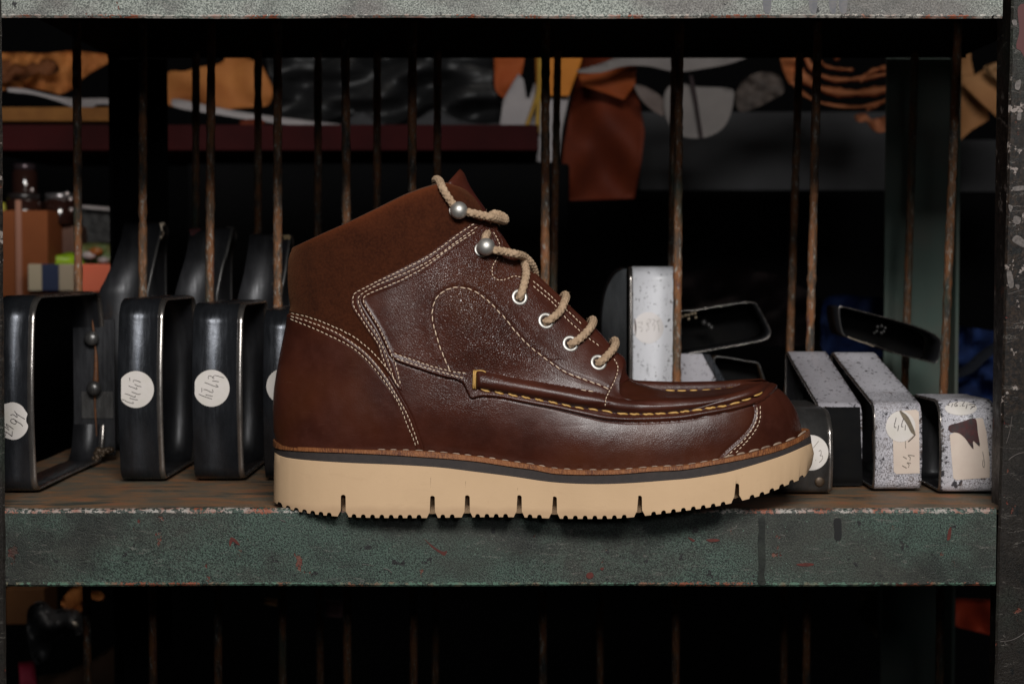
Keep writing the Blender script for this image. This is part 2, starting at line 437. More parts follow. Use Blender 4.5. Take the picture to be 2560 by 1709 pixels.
RT = spl([(1190,926),(1223,931),(1278,944),(1332,954),(1387,965),(1441,975),(1509,990),(1540,999),(1620,1000),(1700,998),(1780,992),(1850,981),(1890,969),(1913,960),(1926,955)], step=6)
LE = spl([(984,899),(1008,909),(1049,923),(1103,941),(1145,951),(1158,960),(1168,980),(1178,996),(1200,992),(1240,993),(1305,1006),(1387,1022),(1469,1041),(1523,1052),(1605,1055),(1700,1050),(1745,1043),(1840,1024),(1895,1006),(1925,986),(1941,972)], step=6)
TC = spl([(1884,1008),(1889,1025),(1887,1045),(1876,1069),(1849,1099),(1813,1131),(1790,1160)], step=6)
T1 = spl([(1891,1014),(1893,1041),(1884,1066),(1862,1096),(1827,1131),(1815,1142)], step=6)
T2 = spl([(1899,1011),(1901,1033),(1896,1060),(1879,1088),(1852,1118),(1835,1136)], step=6)
EF1 = spl([(1330,700),(1362,727),(1392,754),(1419,777),(1454,810)], step=6)
EF2 = spl([(1330,713),(1354,732),(1387,762),(1416,796),(1443,821),(1468,842),(1506,870)], step=6)
EF3 = spl([(1534,894),(1543,911),(1544,927),(1537,949),(1526,973),(1515,995),(1512,1022)], step=6)
EF0 = spl([(1232,578),(1243,596),(1249,618),(1243,645),(1231,667),(1231,686),(1240,697),(1256,700),(1275,694),(1289,690),(1303,693)], step=6)

D = np.zeros((nu, nv))
def add(s): 
    global D
    D = D + s
def groove(poly, w, depth):
    d, _ = pdist(poly[::2], GX, GY); add(-depth * np.exp(-(d / w) ** 2))
def shift(poly, dx, dy): return [(a + dx, b + dy) for a, b in poly]
strip_poly = [(a - 2.6, b - 4.0) for a, b in R1 if b < 735] + [(a - 5, b + 1) for a, b in R1 if b >= 735] + [(1006, 976)] + [(a + 1, b) for a, b in R3[::-1]] + [(1215, 560)]
q_edge = [(a - 1.8, b - 4) for a, b in R3 if b < 742] + [(a - 4.5, b + 1) for a, b in R3 if 742 <= b < 890]
Qpoly = q_edge + [tuple(t) for t in LE] + [(1990, 940), (1980, 300), (1300, 400)]
Cpoly = [(600, 786)] + [(a + 0.5, b - 5) for a, b in RB if b < 870] + [(a + 4.5, b - 3) for a, b in RB if b >= 870] + [(1056, 1150), (1056, 1300), (600, 1300)]
Tpoly = [tuple(t) for t in TC] + [(1790, 1300), (2200, 1300), (2200, 900), (1960, 960), (1900, 1000)]
sS = sdist(strip_poly, GX, GY); sQ = sdist(Qpoly, GX, GY); sC = sdist(Cpoly, GX, GY); sT = sdist(Tpoly, GX, GY)
yS = sstep(sS, -1.5, 2.5); yQ = sstep(sQ, -1.5, 3.0); yC = sstep(sC, -1.5, 3.0); yT = sstep(sT, -1.5, 3)
add(0.9e-3 * yS); add((1.5e-3 - .5e-3 * sstep(GX, 1480, 1600)) * yQ * (1 - 0.5 * yS))
add(-0.45e-3 * np.exp(-(sQ / 3.0) ** 2) * (sQ < 1) ); add(0.5e-3 * np.exp(-((sQ - 6) / 5.0) ** 2))
add(1.3e-3 * yC * (1 - 0.6 * yS)); add(0.45e-3 * np.exp(-((sC - 7) / 6.0) ** 2) - 0.5e-3 * np.exp(-((sC + 2) / 3.0) ** 2))
add(1.0e-3 * yT); add(-0.4e-3 * np.exp(-((sT + 2) / 3.0) ** 2))
# the roll
dY, pY = pdist(YL[::2], GX, GY); dR, pR = pdist(RT[::2], GX, GY)
roll_poly = [tuple(t) for t in YL] + [tuple(t) for t in RT[::-1]]
inr = inside(roll_poly, GX, GY)
tau = dY / (dY + dR + 1e-6)
prof = np.sin(math.pi * np.clip(tau, 0, 1)) ** 0.62
end = np.sqrt(np.clip(1 - np.clip((1202 - GX) / 12.0, 0, 1) ** 2, 0, 1))
rollh = np.where(inr, prof * end * (4.4e-3 - 1.9e-3 * sstep(GX, 1520, 1600) - 0.7e-3 * sstep(GX, 1850, 1925)) * sstep(GX, 1932, 1895), 0)
add(rollh)
d, _ = pdist(YL[::2], GX, GY); add(-0.7e-3 * np.exp(-(d / 4.5) ** 2))
below = (sQ > 0) & (GY > np.interp(GX, YL[:, 0], YL[:, 1])) & (GX > 1195)
add(np.where(below, 0.6e-3 * np.exp(-((sQ - 7) / 5.5) ** 2) * sstep(GX, 1450, 1560), 0))
# U pad
Upoly = [tuple(t) for t in US] + [(1509, 990), (1441, 975), (1332, 954), (1190, 926)]
sU = sdist(Upoly[::2], GX, GY)
add(1.7e-3 * sstep(sU, 0, 75)); add(0.5e-3 * np.exp(-((sU + 14) / 12.0) ** 2) * (GY < 900))
groove(US, 3.0, 0.55e-3)
for pl in (R1, R2, R3, RA, RB, RC, QA, QB, T1, T2, EF1, EF2, EF3, EF0): groove(pl, 2.4, 0.22e-3)
# eyestay cut-out where the tongue shows
cut = [tuple(t) for t in shift(EF0, 7, 2)] + [(1318, 690), (1330, 690), (1345, 670), (1280, 560), (1240, 560)]
sK = sdist(cut, GX, GY); add(-1.6e-3 * sstep(sK, -1.5, 2.5))
# front edge of the quarter is thick: roll it over
# broad dents and folds
def vnoise(scale, seed):
    rr = np.random.default_rng(seed); o = np.zeros_like(GX)
    for k in range(14):
        a = rr.uniform(0, 6.28); f = rr.uniform(.6, 1.5) * 2 * math.pi / scale; ph = rr.uniform(0, 6.28)
        o += np.sin((GX * math.cos(a) + GY * math.sin(a)) * f + ph)
    return o / 5.0
add(0.13e-3 * vnoise(170, 3)); add(0.045e-3 * vnoise(55, 4)); 
bx = sstep(GX, 1150, 1300) * sstep(GX, 1860, 1750) * sstep(GY, 1060, 1090)
add(0.05e-3 * bx * np.sin((GX * 0.8 + GY * 0.6) / 16 + 2 * vnoise(90, 5)))
add(2.2e-3 * np.exp(-((GX - 1215) / 150.) ** 2 - ((GY - 720) / 130.) ** 2))
fade = np.minimum(sstep(HW, 0.0, 0.006), 1); 
D = D * (0.5 + 0.5 * fade)
N1 = N0 + NN * D[..., None]
FarV = N1 * np.array([1, -1, 1])
idx = np.arange(nu * nv).reshape(nu, nv)
quads = np.stack([idx[:-1, :-1], idx[1:, :-1], idx[1:, 1:], idx[:-1, 1:]], -1)
cx = 0.25 * (GX[:-1, :-1] + GX[1:, :-1] + GX[1:, 1:] + GX[:-1, 1:]); cy = 0.25 * (GY[:-1, :-1] + GY[1:, :-1] + GY[1:, 1:] + GY[:-1, 1:])
cm = lambda a: 0.25 * (a[:-1, :-1] + a[1:, :-1] + a[1:, 1:] + a[:-1, 1:])
lab = np.full(cx.shape, 'vamp_panel', dtype=object)
suedemask = (cy < 800) & (cx < 1260)
Spoly = [(600, 783), (722, 784)] + [(a, b - 4) for a, b in RB if b < 900] + [(958, 930), (985, 950)] + [tuple(t) for t in strip_poly[:len(R1)][::-1]] + [(1215, 556), (1300, 540), (1300, 300), (600, 300)]
sSu = sdist(Spoly, cx, cy)
lab[sSu > 0] = 'suede_collar'
lab[cm(sQ) > 0] = 'quarter_panel'
lab[(cm(sQ) > 0) & (cx > 1548)] = 'apron_rim'
lab[(cm(sS) > 0) & (cm(sQ) <= 0)] = 'collar_band'
lab[cm(sT) > 0] = 'toe_cap'
lab[(cm(sT) > 0) & (cm(sQ) > 0)] = 'apron_rim'
lab[cm(sC) > 0] = 'heel_counter'
NEAR = Caster(N1.reshape(-1, 3), quads.reshape(-1, 4))
gr = (np.exp(-((GX - 1160) / 120.) ** 2 - ((GY - 740) / 200.) ** 2) + 0.8 * np.exp(-((GX - 1260) / 110.) ** 2 - ((GY - 870) / 75.) ** 2) + 0.10 * np.exp(-((GX - 1640) / 230.) ** 2 - ((GY - 1095) / 40.) ** 2))
gr = np.clip(gr, 0, 1) * (1 - 0.6 * (rollh > 1e-4))
ed = np.exp(-((1 - np.broadcast_to(Vv[None], GX.shape)) / 0.02)) + 0.6 * np.exp(-(GX - 719) / 14.0) * (GY < 790)
allV = np.vstack([N1.reshape(-1, 3), FarV.reshape(-1, 3)])
allF = np.vstack([quads.reshape(-1, 4)[:, ::-1], quads.reshape(-1, 4) + nu * nv])
if True:
    nm = np.cross(N1[301, 200] - N1[300, 200], N1[300, 201] - N1[300, 200])
    if nm[1] < 0: allF = allF[:, ::-1]
labs = np.r_[lab.ravel(), lab.ravel()]
grA = np.r_[gr.ravel(), gr.ravel()]; edA = np.r_[ed.ravel(), ed.ravel()]
parts = {}
for nm_ in ['vamp_panel', 'suede_collar', 'collar_band', 'quarter_panel', 'apron_rim', 'toe_cap', 'heel_counter']:
    f = allF[labs == nm_]; used, inv = np.unique(f, return_inverse=True)
    parts[nm_] = mk(nm_, allV[used], inv.reshape(f.shape), MAT['suede'] if nm_ == 'suede_collar' else MAT['leather'], boot, True, {'grain': grA[used], 'edge': np.clip(edA[used], 0, 1)})

# ---- lining closing the mouth of the boot
ring = np.vstack([N1[:, -1], FarV[::-1, -1]])
cen = ring.mean(0)
lv_ = [ring, cen + (ring - cen) * np.array([.985, .93, 1]) + np.array([0, 0, .0006]), cen + (ring - cen) * np.array([.965, .85, 1]) - np.array([0, 0, .001]), cen + (ring - cen) * np.array([.955, .82, 1]) - np.array([0, 0, .05])]
nr = len(ring); Fc = [(k * nr + i, k * nr + (i + 1) % nr, (k + 1) * nr + (i + 1) % nr, (k + 1) * nr + i) for k in range(3) for i in range(nr)]
mk('lining', np.vstack(lv_), Fc, MAT['lining'], boot)

# ---- tongue
tc = spl([(1150,422),(1160,432),(1171,457),(1188,486),(1213,521),(1245,573),(1262,597),(1274,616),(1302,650),(1338,686),(1364,711),(1394,734),(1424,765),(1459,798),(1491,822),(1518,852),(1543,880),(1560,893),(1566,908),(1566,930),(1574,946)], step=5)
tg_ = np.gradient(tc, axis=0); tg_ /= np.linalg.norm(tg_, axis=1)[:, None]
bk = np.stack([-tg_[:, 1], tg_[:, 0]], 1); bk[bk[:, 0] > 0] *= -1     # towards the inside of the boot
V = []; ns = 21
an = np.linspace(-1, 1, ns)
for i, (c, b) in enumerate(zip(tc, bk)):
    wd = .0165 + .002 * math.sin(i * .35)
    for a in an:
        off = 34 * abs(a) ** 2.2 + (8 * abs(a) ** 3 if i < 20 else 0)
        V.append(P(c[0] + b[0] * off, c[1] + b[1] * off, a * wd))
V = np.array(V).reshape(len(tc), ns, 3)
inn = V.copy(); 
for i, b in enumerate(bk): inn[i, :, 0] += b[0] * .0035; inn[i, :, 2] -= b[1] * .0035
A = np.concatenate([V, inn[:, ::-1]], 1); m_ = A.shape[1]; A = A.reshape(-1, 3)
Fc = [(i * m_ + k, i * m_ + (k + 1) % m_, (i + 1) * m_ + (k + 1) % m_, (i + 1) * m_ + k) for i in range(len(tc) - 1) for k in range(m_)]
Fc += [tuple(range(m_ - 1, -1, -1))]
mk('tongue', A, Fc, MAT['leather_red'], boot, True, {'grain': np.full(len(A), .25)})

# ---- apron between the two rolls
ct = spl([(1929,959),(1913,961),(1890,969),(1850,981),(1780,992),(1700,998),(1620,1000),(1572,999),(1545,999),(1515,996)], 90)
ch = np.interp(ct[:, 0], [1515,1545,1572,1620,1700,1780,1850,1890,1913,1929], [.033,.034,.035,.036,.035,.032,.0265,.019,.010,.0015])
pc = np.interp(ct[:, 0], [1515,1552,1575,1603,1640,1677,1720,1780,1850,1929], [910,930,944,956,967,977,983,984,978,960])
nw = 48; V = []
for (x_, y_), h_, c_ in zip(ct, ch, pc):
    n0 = P(x_, y_, -h_); zc = P(x_, c_, 0)[2]
    for k in range(nw + 1):
        t = -1 + 2 * k / nw; w_ = (0.5 + 0.5 * math.cos(math.pi * t)); 
        dip = -.0012 * math.exp(-((abs(t) - .86) / .1) ** 2)
        V.append((n0[0], t * h_ * .995, n0[2] + (zc - n0[2]) * w_ ** 1.3 + dip))
Fc = [(i * (nw + 1) + k, i * (nw + 1) + k + 1, (i + 1) * (nw + 1) + k + 1, (i + 1) * (nw + 1) + k) for i in range(len(ct) - 1) for k in range(nw)]
mk('toe_apron', V, Fc, MAT['leather'], boot, True, {'grain': np.full(len(V), .3)})
APR = Caster(np.array(V), Fc)
ft = spl([(1546,934),(1570,943),(1588,949),(1618,951),(1672,953),(1727,953),(1809,951),(1850,948),(1885,946),(1904,946),(1918,952),(1927,958)], 80)
V = []; sg = 18
for i, (x_, y_) in enumerate(ft):
    h_ = np.interp(x_, ct[::-1, 0], ch[::-1]); yb = np.interp(x_, ct[::-1, 0], ct[::-1, 1])
    q = P(x_, yb, -h_); zt = P(x_, y_, h_)[2]; zb = q[2] - .003
    X_ = P(x_, y_, h_)[0]
    rz_ = max((zt - zb) / 2, .001); ry_ = .0042 if x_ < 1890 else .0042 - .002 * (x_ - 1890) / 40
    for k in range(sg):
        a = 2 * math.pi * k / sg; V.append((X_, h_ * .96 + math.cos(a) * ry_, (zt + zb) / 2 + math.sin(a) * rz_))
Fc = [(i * sg + k, i * sg + (k + 1) % sg, (i + 1) * sg + (k + 1) % sg, (i + 1) * sg + k) for i in range(len(ft) - 1) for k in range(sg)]
Fc += [tuple(range(sg)), tuple(range((len(ft) - 1) * sg, len(ft) * sg))]
mk('apron_roll', V, Fc, MAT['leather'], boot, True, {'grain': np.full(len(V), .2)})
FROLL = Caster(np.array(V), Fc)

# ---- welt, midsole, outsole: slabs lofted along the foot
def F1(pts): 
    q = spl(pts, 900); o = np.argsort(q[:, 0]); return lambda x: np.interp(x, q[o, 0], q[o, 1])
Wt = F1([(683,1098),(690,1103),(708,1112),(776,1118),(912,1124),(1049,1127),(1185,1140),(1280,1154),(1332,1161),(1387,1171),(1468,1175),(1550,1174),(1636,1167),(1700,1164),(1772,1153),(1854,1137),(1936,1115),(1990,1096),(2012,1082),(2023,1073)])
Wb = F1([(683,1116),(690,1121),(708,1125),(776,1130),(912,1135),(1049,1143),(1185,1154),(1280,1168),(1332,1175),(1387,1185),(1468,1188),(1550,1186),(1636,1179),(1700,1176),(1772,1165),(1854,1150),(1936,1131),(1990,1110),(2023,1091),(2027,1088)])
Fb = F1([(685,1130),(700,1139),(722,1145),(776,1151),(872,1157),(994,1162),(1103,1169),(1185,1179),(1280,1191),(1378,1205),(1473,1210),(1568,1208),(1678,1200),(1723,1196),(1800,1184),(1832,1177),(1914,1153),(1969,1134),(2028,1108),(2030,1107)])
base = F1([(683,1251),(690,1257),(708,1267),(735,1275),(776,1283),(830,1289),(912,1293),(1049,1294),(1185,1292),(1296,1292),(1378,1295),(1460,1296),(1541,1295),(1600,1290),(1650,1284),(1705,1277),(1800,1263),(1873,1246),(1914,1234),(1969,1211),(2010,1192),(2024,1172),(2030,1160)])
_kx = [0,.004,.012,.03,.06,.10,.16,.23,.31,.38,.45,.53,.60,.68,.75,.81,.865,.91,.945,.97,.985,.995,1]
_ky = np.array([0,.0072,.0122,.0187,.0250,.0298,.0334,.0352,.0358,.0364,.0384,.0424,.0462,.0488,.0492,.0472,.0430,.0375,.0308,.0240,.0178,.0105,0]) ** 2 * 400
_sh = spl(np.stack([_kx, _ky], 1), 1500)
soleh = lambda s: np.sqrt(np.maximum(np.interp(s, _sh[:, 0], _sh[:, 1]) / 400, 0))
smp = np.unique(np.r_[(1 - np.cos(np.linspace(0, math.pi, 260))) / 2, np.linspace(0.001, .999, 1500)])
def loft(name, levels, mat):
    """levels: (px0, px1, py(px), inset m) from top to bottom, near side; mirrored for the far side"""
    rows = []
    for (a, b, fn, ins) in levels:
        px = a + (b - a) * smp; h = np.maximum(soleh(smp) - ins, 0); h[[0, -1]] = 0
        rows.append(P(px, fn(px), -h))
    R = np.stack(rows, 1)                                        # samples x levels
    mir = R[:, ::-1] * np.array([1, -1, 1]); A = np.concatenate([R, mir], 1); m_ = A.shape[1]
    n = len(smp); i = np.arange(n - 1)[:, None]; k = np.arange(m_)[None]
    Fq = np.stack([i * m_ + k, i * m_ + (k + 1) % m_, (i + 1) * m_ + (k + 1) % m_, (i + 1) * m_ + k], -1).reshape(-1, 4)
    ob = mk(name, A.reshape(-1, 3), Fq, mat, boot)
    ob.data.set_sharp_from_angle(angle=math.radians(32)); return ob, R
def off(fn, d): return lambda x: fn(x) + d
welt, Rw = loft('welt', [(690,2016,off(Wt,-1.0),.0058),(683,2022,off(Wt,-0.6),.0008),(682,2024,off(Wt,.8),.0),(682,2026,off(Wb,-2),.0),(683,2026,off(Wb,-.2),.0006),(690,2018,off(Wb,-.2),.006)], MAT['welt'])
loft('midsole', [(692,2016,off(Wb,1),.008),(686,2026,off(Wb,-.6),.0012),(686,2027,off(Wb,1.5),.0007),(687,2029,off(Fb,-.5),.0007),(690,2020,off(Fb,0),.008)], MAT['midsole'])
notches = []
slots = [858, 1081, 1168, 1298, 1386, 1599, 1842]
xs = 700.0
def slotd(x_): return min(abs(x_ - s_) for s_ in slots)
segs = [(700, 830, 20.5), (885, 1057, 23.2), (1107, 1142, 23.4), (1194, 1272, 23.3), (1325, 1360, 23.6), (1414, 1570, 24.4), (1634, 1815, 24.8), (1880, 2022, 24.6)]
for a_, b_, st in segs:
    k = 0
    while a_ + k * st <= b_: notches.append(a_ + k * st); k += 1
slant = {1599: -.10, 1842: -.30}
def bottom(x):
    y = base(x)
    for n_ in notches:
        d = np.abs(x - n_) / 6.2; y = y - np.where(d < 1, 8.0 * np.sqrt(np.clip(1 - d ** 2.6, 0, 1)), 0)
    for s_ in slots:
        d = np.abs(x - s_ ); w = 13.5
        y = np.minimum(y, np.where(d < w, base(x) - 14 * np.clip((w - d) / 7.0, 0, 1) ** .8, 1e9))
        tp = base(s_) - (55 if s_ < 1500 else 52 if s_ < 1700 else 46)
        dd = np.abs(x - (s_ + 0)) / 6.3
        y = np.where(dd < 1, np.minimum(y, tp + 6 * (1 - np.sqrt(np.clip(1 - dd ** 2, 0, 1)))), y)
    return y
smp = np.unique(np.r_[(1 - np.cos(np.linspace(0, math.pi, 260))) / 2, np.linspace(0.001, .999, 2400)])
loft('outsole', [(695,2018,off(Fb,2),.012),(686,2029,off(Fb,-.6),.0004),(686,2029.5,off(Fb,1),.0),(685,2035,off(Fb,26),.0),(684,2030,bottom,.0),(684,2030,bottom,.004)], MAT['outsole'])

_ms = smp; smp = (1 - np.cos(np.linspace(0, math.pi, 160))) / 2
core, _ = loft('sole_core', [(715,2000,off(Fb,6),.013),(715,2000,off(base,-10),.013)], MAT['outsole'])
smp = _ms
# ---- stitching
def capsule(buf, pts, nrm, r, seg=7):
    pts = np.asarray(pts); n = len(pts); rr = r * np.sqrt(np.clip(1 - (np.linspace(-1, 1, n)) ** 4, .12, 1))
    V, Fc = tube(pts, rr, seg); buf.add(V, Fc)
def row(poly, period, length, r, mat, name, parent, caster=NEAR, lift=.35, jit=.5, tilt=0.0, skip=0):
    q = spl(poly, step=1.0); Ltot = len(q) - 1; buf = Buf(); s = period * .3; cnt = 0
    while s + length < Ltot:
        L_ = length * random.uniform(.88, 1.08); pts = []; sh = random.uniform(-jit, jit); ti = tilt + random.uniform(-.4, .4)
        for k in range(7):
            t = s + L_ * k / 6; i = min(int(t), Ltot - 1); c = q[i] + (q[i + 1] - q[i]) * (t - i)
            d = q[min(i + 2, Ltot)] - q[max(i - 2, 0)]; d /= np.linalg.norm(d) + 1e-9; nn_ = np.array([-d[1], d[0]])
            c = c + nn_ * (sh + ti * (k / 6 - .5))
            l, n = caster.hit(c[0], c[1])
            if l is None: break
            bow = math.sin(math.pi * k / 6)
            pts.append(l + n * r * (lift * bow - .25 * (1 - bow)))
        if len(pts) == 7: capsule(buf, pts, None, r); cnt += 1
        s += period * random.uniform(.96, 1.04)
    if cnt: return buf.out(name, mat, parent)
px_ = 1 / F
TR = 1.08 * px_
for pl, par in ((R1, 'collar_band'), (R2, 'collar_band'), (R3, 'quarter_panel'), (RA, 'suede_collar'), (RB, 'heel_counter'), (RC, 'heel_counter'), (QA, 'quarter_panel'), (QB, 'quarter_panel'), (T1, 'toe_cap'), (T2, 'toe_cap'), (EF1, 'quarter_panel'), (EF2, 'quarter_panel')):
    row(pl, 11.8, 8.6, TR, MAT['thread'], 'stitching', parts[par], tilt=1.0)
row(EF3, 9.2, 6.4, TR * 1.05, MAT['thread'], 'stitching', parts['quarter_panel'])
row(EF0, 9.2, 6.4, TR, MAT['thread'], 'stitching', parts['quarter_panel'])
row(US, 18.5, 14.5, TR * 1.15, MAT['thread'], 'stitching', parts['quarter_panel'], tilt=1.2)
row([(1447,973),(1490,979)], 18, 13, TR, MAT['thread'], 'stitching', parts['quarter_panel'])
row([tuple(t) for t in YL if t[0] < 1538], 34.5, 26, 2.5 * px_, MAT['goldthread'], 'stitching', parts['quarter_panel'], tilt=3.0, lift=.6)
row([tuple(t) for t in YL if t[0] > 1530], 31.5, 27, 2.7 * px_, MAT['goldthread'], 'stitching', parts['apron_rim'], tilt=2.0, lift=.6)
row([(1655,974),(1702,976),(1783,974),(1835,969),(1890,963)], 30, 22, 2.4 * px_, MAT['goldthread'], 'stitching', bpy.data.objects['apron_roll'], FROLL, lift=.5)
b = Buf()
for dx in (-4.0, 0.0, 4.0):
    pts = []
    for yy in np.linspace(926, 973, 9):
        l, n = NEAR.hit(1188 + dx - (yy - 950) * .03, yy)
        pts.append(l + n * (1.2e-3 if 930 < yy < 970 else -2e-4))
    V, Fc = tube(pts, 2.2 * px_, 8); b.add(V, Fc)
pts = [NEAR.hit(x_, y_)[0] + NEAR.hit(x_, y_)[1] * 5e-4 for x_, y_ in ((1192,928),(1200,927),(1208,929),(1214,932))]
V, Fc = tube(pts, 1.6 * px_, 8); b.add(V, Fc)
b.out('bar_tack', MAT['goldthread'], parts['quarter_panel'])
# welt stitches lie on the ledge
b = Buf(); xx = 694.0
while xx < 2012:
    if 735 < xx < 940:
        if b.n: b.out('welt_stitching', MAT['weltthread'], boot); b = Buf()
        xx += 31; continue
    big = xx > 1790
    L_ = (24 if big else 19) * random.uniform(.85, 1.1); pts = []
    for k in range(6):
        t = xx + L_ * k / 5; s_ = (t - 683) / (2023 - 683); h_ = float(soleh(min(max(s_, 0), .999))) - .0026
        pts.append(P(t, Wt(t) - (1.4 if not big else 3.2) - (1.5 if big else .7) * math.sin(math.pi * k / 5), -max(h_, 0.0)))
    rr = 1.5 * px_ * (1.7 if big else 1)
    capsule(b, pts, None, rr); xx += 31 * random.uniform(.97, 1.03)
b.out('welt_stitching', MAT['weltthread'], boot)

# ---- eyelets and hooks
def frame(n):
    n = n / np.linalg.norm(n); a = np.cross(n, [0, 0, 1.0]); a /= np.linalg.norm(a); return a, np.cross(n, a), n
def torus(c, n, R, r, sg=36, sr=12, flat=1.0):
    a, b_, n = frame(n); V = []; Fc = []
    for i in range(sg):
        t = 2 * math.pi * i / sg; e = a * math.cos(t) + b_ * math.sin(t)
        for k in range(sr):
            q = 2 * math.pi * k / sr; V.append(c + e * (R + r * math.cos(q)) + n * r * flat * math.sin(q))
    for i in range(sg):
        for k in range(sr):
            Fc.append((i * sr + k, ((i + 1) % sg) * sr + k, ((i + 1) % sg) * sr + (k + 1) % sr, i * sr + (k + 1) % sr))
    return np.array(V), Fc
for (ex, ey) in ((1299,743),(1365,802),(1426,859),(1496,906)):
    l, n = NEAR.hit(ex, ey); b = Buf()
    n = n + np.array([.0, -.3, 0]); n /= np.linalg.norm(n)
    V, Fc = torus(l + n * 2e-4, n, 16.2 * px_, 4.4 * px_, flat=.6); b.add(V, Fc)
    e = b.out('eyelet', MAT['nickel'], boot)
    a, b_, n = frame(n); R_ = 12.5 * px_
    V = [l + n * 3e-4] + [l + n * 3e-4 + (a * math.cos(t) + b_ * math.sin(t)) * R_ for t in np.linspace(0, 2 * math.pi, 25)[:-1]]
    mk('hole', V, [(0, i + 1, (i + 1) % 24 + 1) for i in range(24)], MAT['hole'], e)
BALL = []
for (hx_, hy_, wx, wy) in ((1147,526,1139,528),(1215,617,1203,625)):
    l, n = NEAR.hit(wx, wy); h = bpy.data.objects.new('lace_hook', None); COL.objects.link(h); h.parent = boot
    b = Buf(); V, Fc = torus(l + n * 3e-4, n, 14 * px_, 4.6 * px_, flat=.5); b.add(V, Fc); b.out('washer', MAT['nickel'], h)
    Yc = l[1] - .0052; c = P(hx_, hy_, Yc); BALL.append(c)
    V, Fc = tube([l - n * .001, l * .5 + c * .5, c], [6 * px_, 4 * px_, 5 * px_], 12); mk('neck', V, Fc, MAT['nickel'], h)
    V, Fc = sphere(c, 22.3 * px_ * (1 + Yc), 32, 20); mk('ball', V, Fc, MAT['nickel'], h)

# ---- lace
LR = 10.0 * px_
def braid(s, an):
    k = s * math.pi / .0030
    return 1.05 - .20 * (np.abs(np.cos(an * 2 + k)) ** 5 + np.abs(np.cos(an * 2 - k)) ** 5) * .8
def lace_path(pts):
    out = []
    for p in pts:
        if len(p) == 2 or p[2] is None:
            l, n = NEAR.hit(p[0], p[1]); Y_ = (l[1] if l is not None else out[-1][1] + LR * .9) - LR * .9
            out.append(P(p[0], p[1], Y_))
        elif p[2] == 's':          # measured from the surface, mm outwards
            l, n = NEAR.hit(p[0], p[1]); k_ = 1
            while l is None: l, n = NEAR.hit(p[0] - 2 * k_, p[1] + 2 * k_); k_ += 1
            out.append(P(p[0], p[1], l[1] - p[3] * 1e-3))
        else: out.append(P(p[0], p[1], p[2]))
    q = np.array(out); return spl(q, n=max(40, int(np.linalg.norm(np.diff(q, axis=0), axis=1).sum() / .00030)))
b1, b2 = BALL
runs = [
 [(1098,474,.006),(1090,458,.002),(1090,449,-.007),(1098,452,-.016),(1106,470,'s',3.4),(1116,487,'s',3.6),(1127,503,'s',3.8),(1139,521,b1[1]+.002)],
 [(1155,528,b1[1]+.003),(1172,531,b1[1]+.001),(1196,536,b1[1]+.002),(1228,543,b1[1]+.004),(1252,551,-.010),(1263,551,-.002),(1258,541,.004),(1238,534,.006),(1228,538,.005),(1226,552,-.003),(1228,563,-.010),(1220,580,-.0160),(1213,596,b2[1]+.004),(1213,610,b2[1]+.004)],
 [(1222,621,b2[1]+.004),(1237,625,b2[1]),(1262,629,b2[1]+.002),(1290,635,b2[1]+.004),(1312,643,-.0145),(1326,656,-.010),(1334,672,-.004),(1338,690,.002),(1330,705,.008)],
 [(1302,640,-.004),(1307,650,-.0125),(1315,672,'s',3.8),(1314,694,'s',3.8),(1308,719,'s',3.6),(1302,736,'s',2.6),(1298,746,'s',.2)],
 [(1404,748,.006),(1412,737,-.002),(1415,742,-.010),(1410,757,'s',3.6),(1402,775,'s',3.4),(1385,792,'s',3.2),(1371,801,'s',2.4),(1362,805,'s',0)],
 [(1474,810,.006),(1481,799,-.002),(1483,804,-.011),(1477,818,'s',3.6),(1461,836,'s',3.4),(1446,849,'s',3.0),(1433,857,'s',2.2),(1424,862,'s',0)],
 [(1530,862,.006),(1536,851,-.002),(1539,857,-.012),(1534,871,'s',3.6),(1522,885,'s',3.4),(1510,897,'s',3.0),(1501,904,'s',2.2),(1494,908,'s',0)],
]
b = Buf()
for rn in runs:
    pth = lace_path(rn); V, Fc = tube(pth, LR, 28, rfun=braid); b.add(V, Fc)
# stray fibres
for rn in runs:
    pth = lace_path(rn)
    for k in range(14):
        i = random.randrange(3, len(pth) - 3); c = pth[i]; d = np.array([random.gauss(0, 1), random.gauss(0, .6), random.gauss(0, 1)]); d /= np.linalg.norm(d)
        e = c + d * LR; V, Fc = tube([c + d * LR * .8, e + d * .0007, e + d * .0014 + RNG.normal(0, .0005, 3)], 4e-5, 3); b.add(V, Fc)
b.out('lace', MAT['lace'], boot)
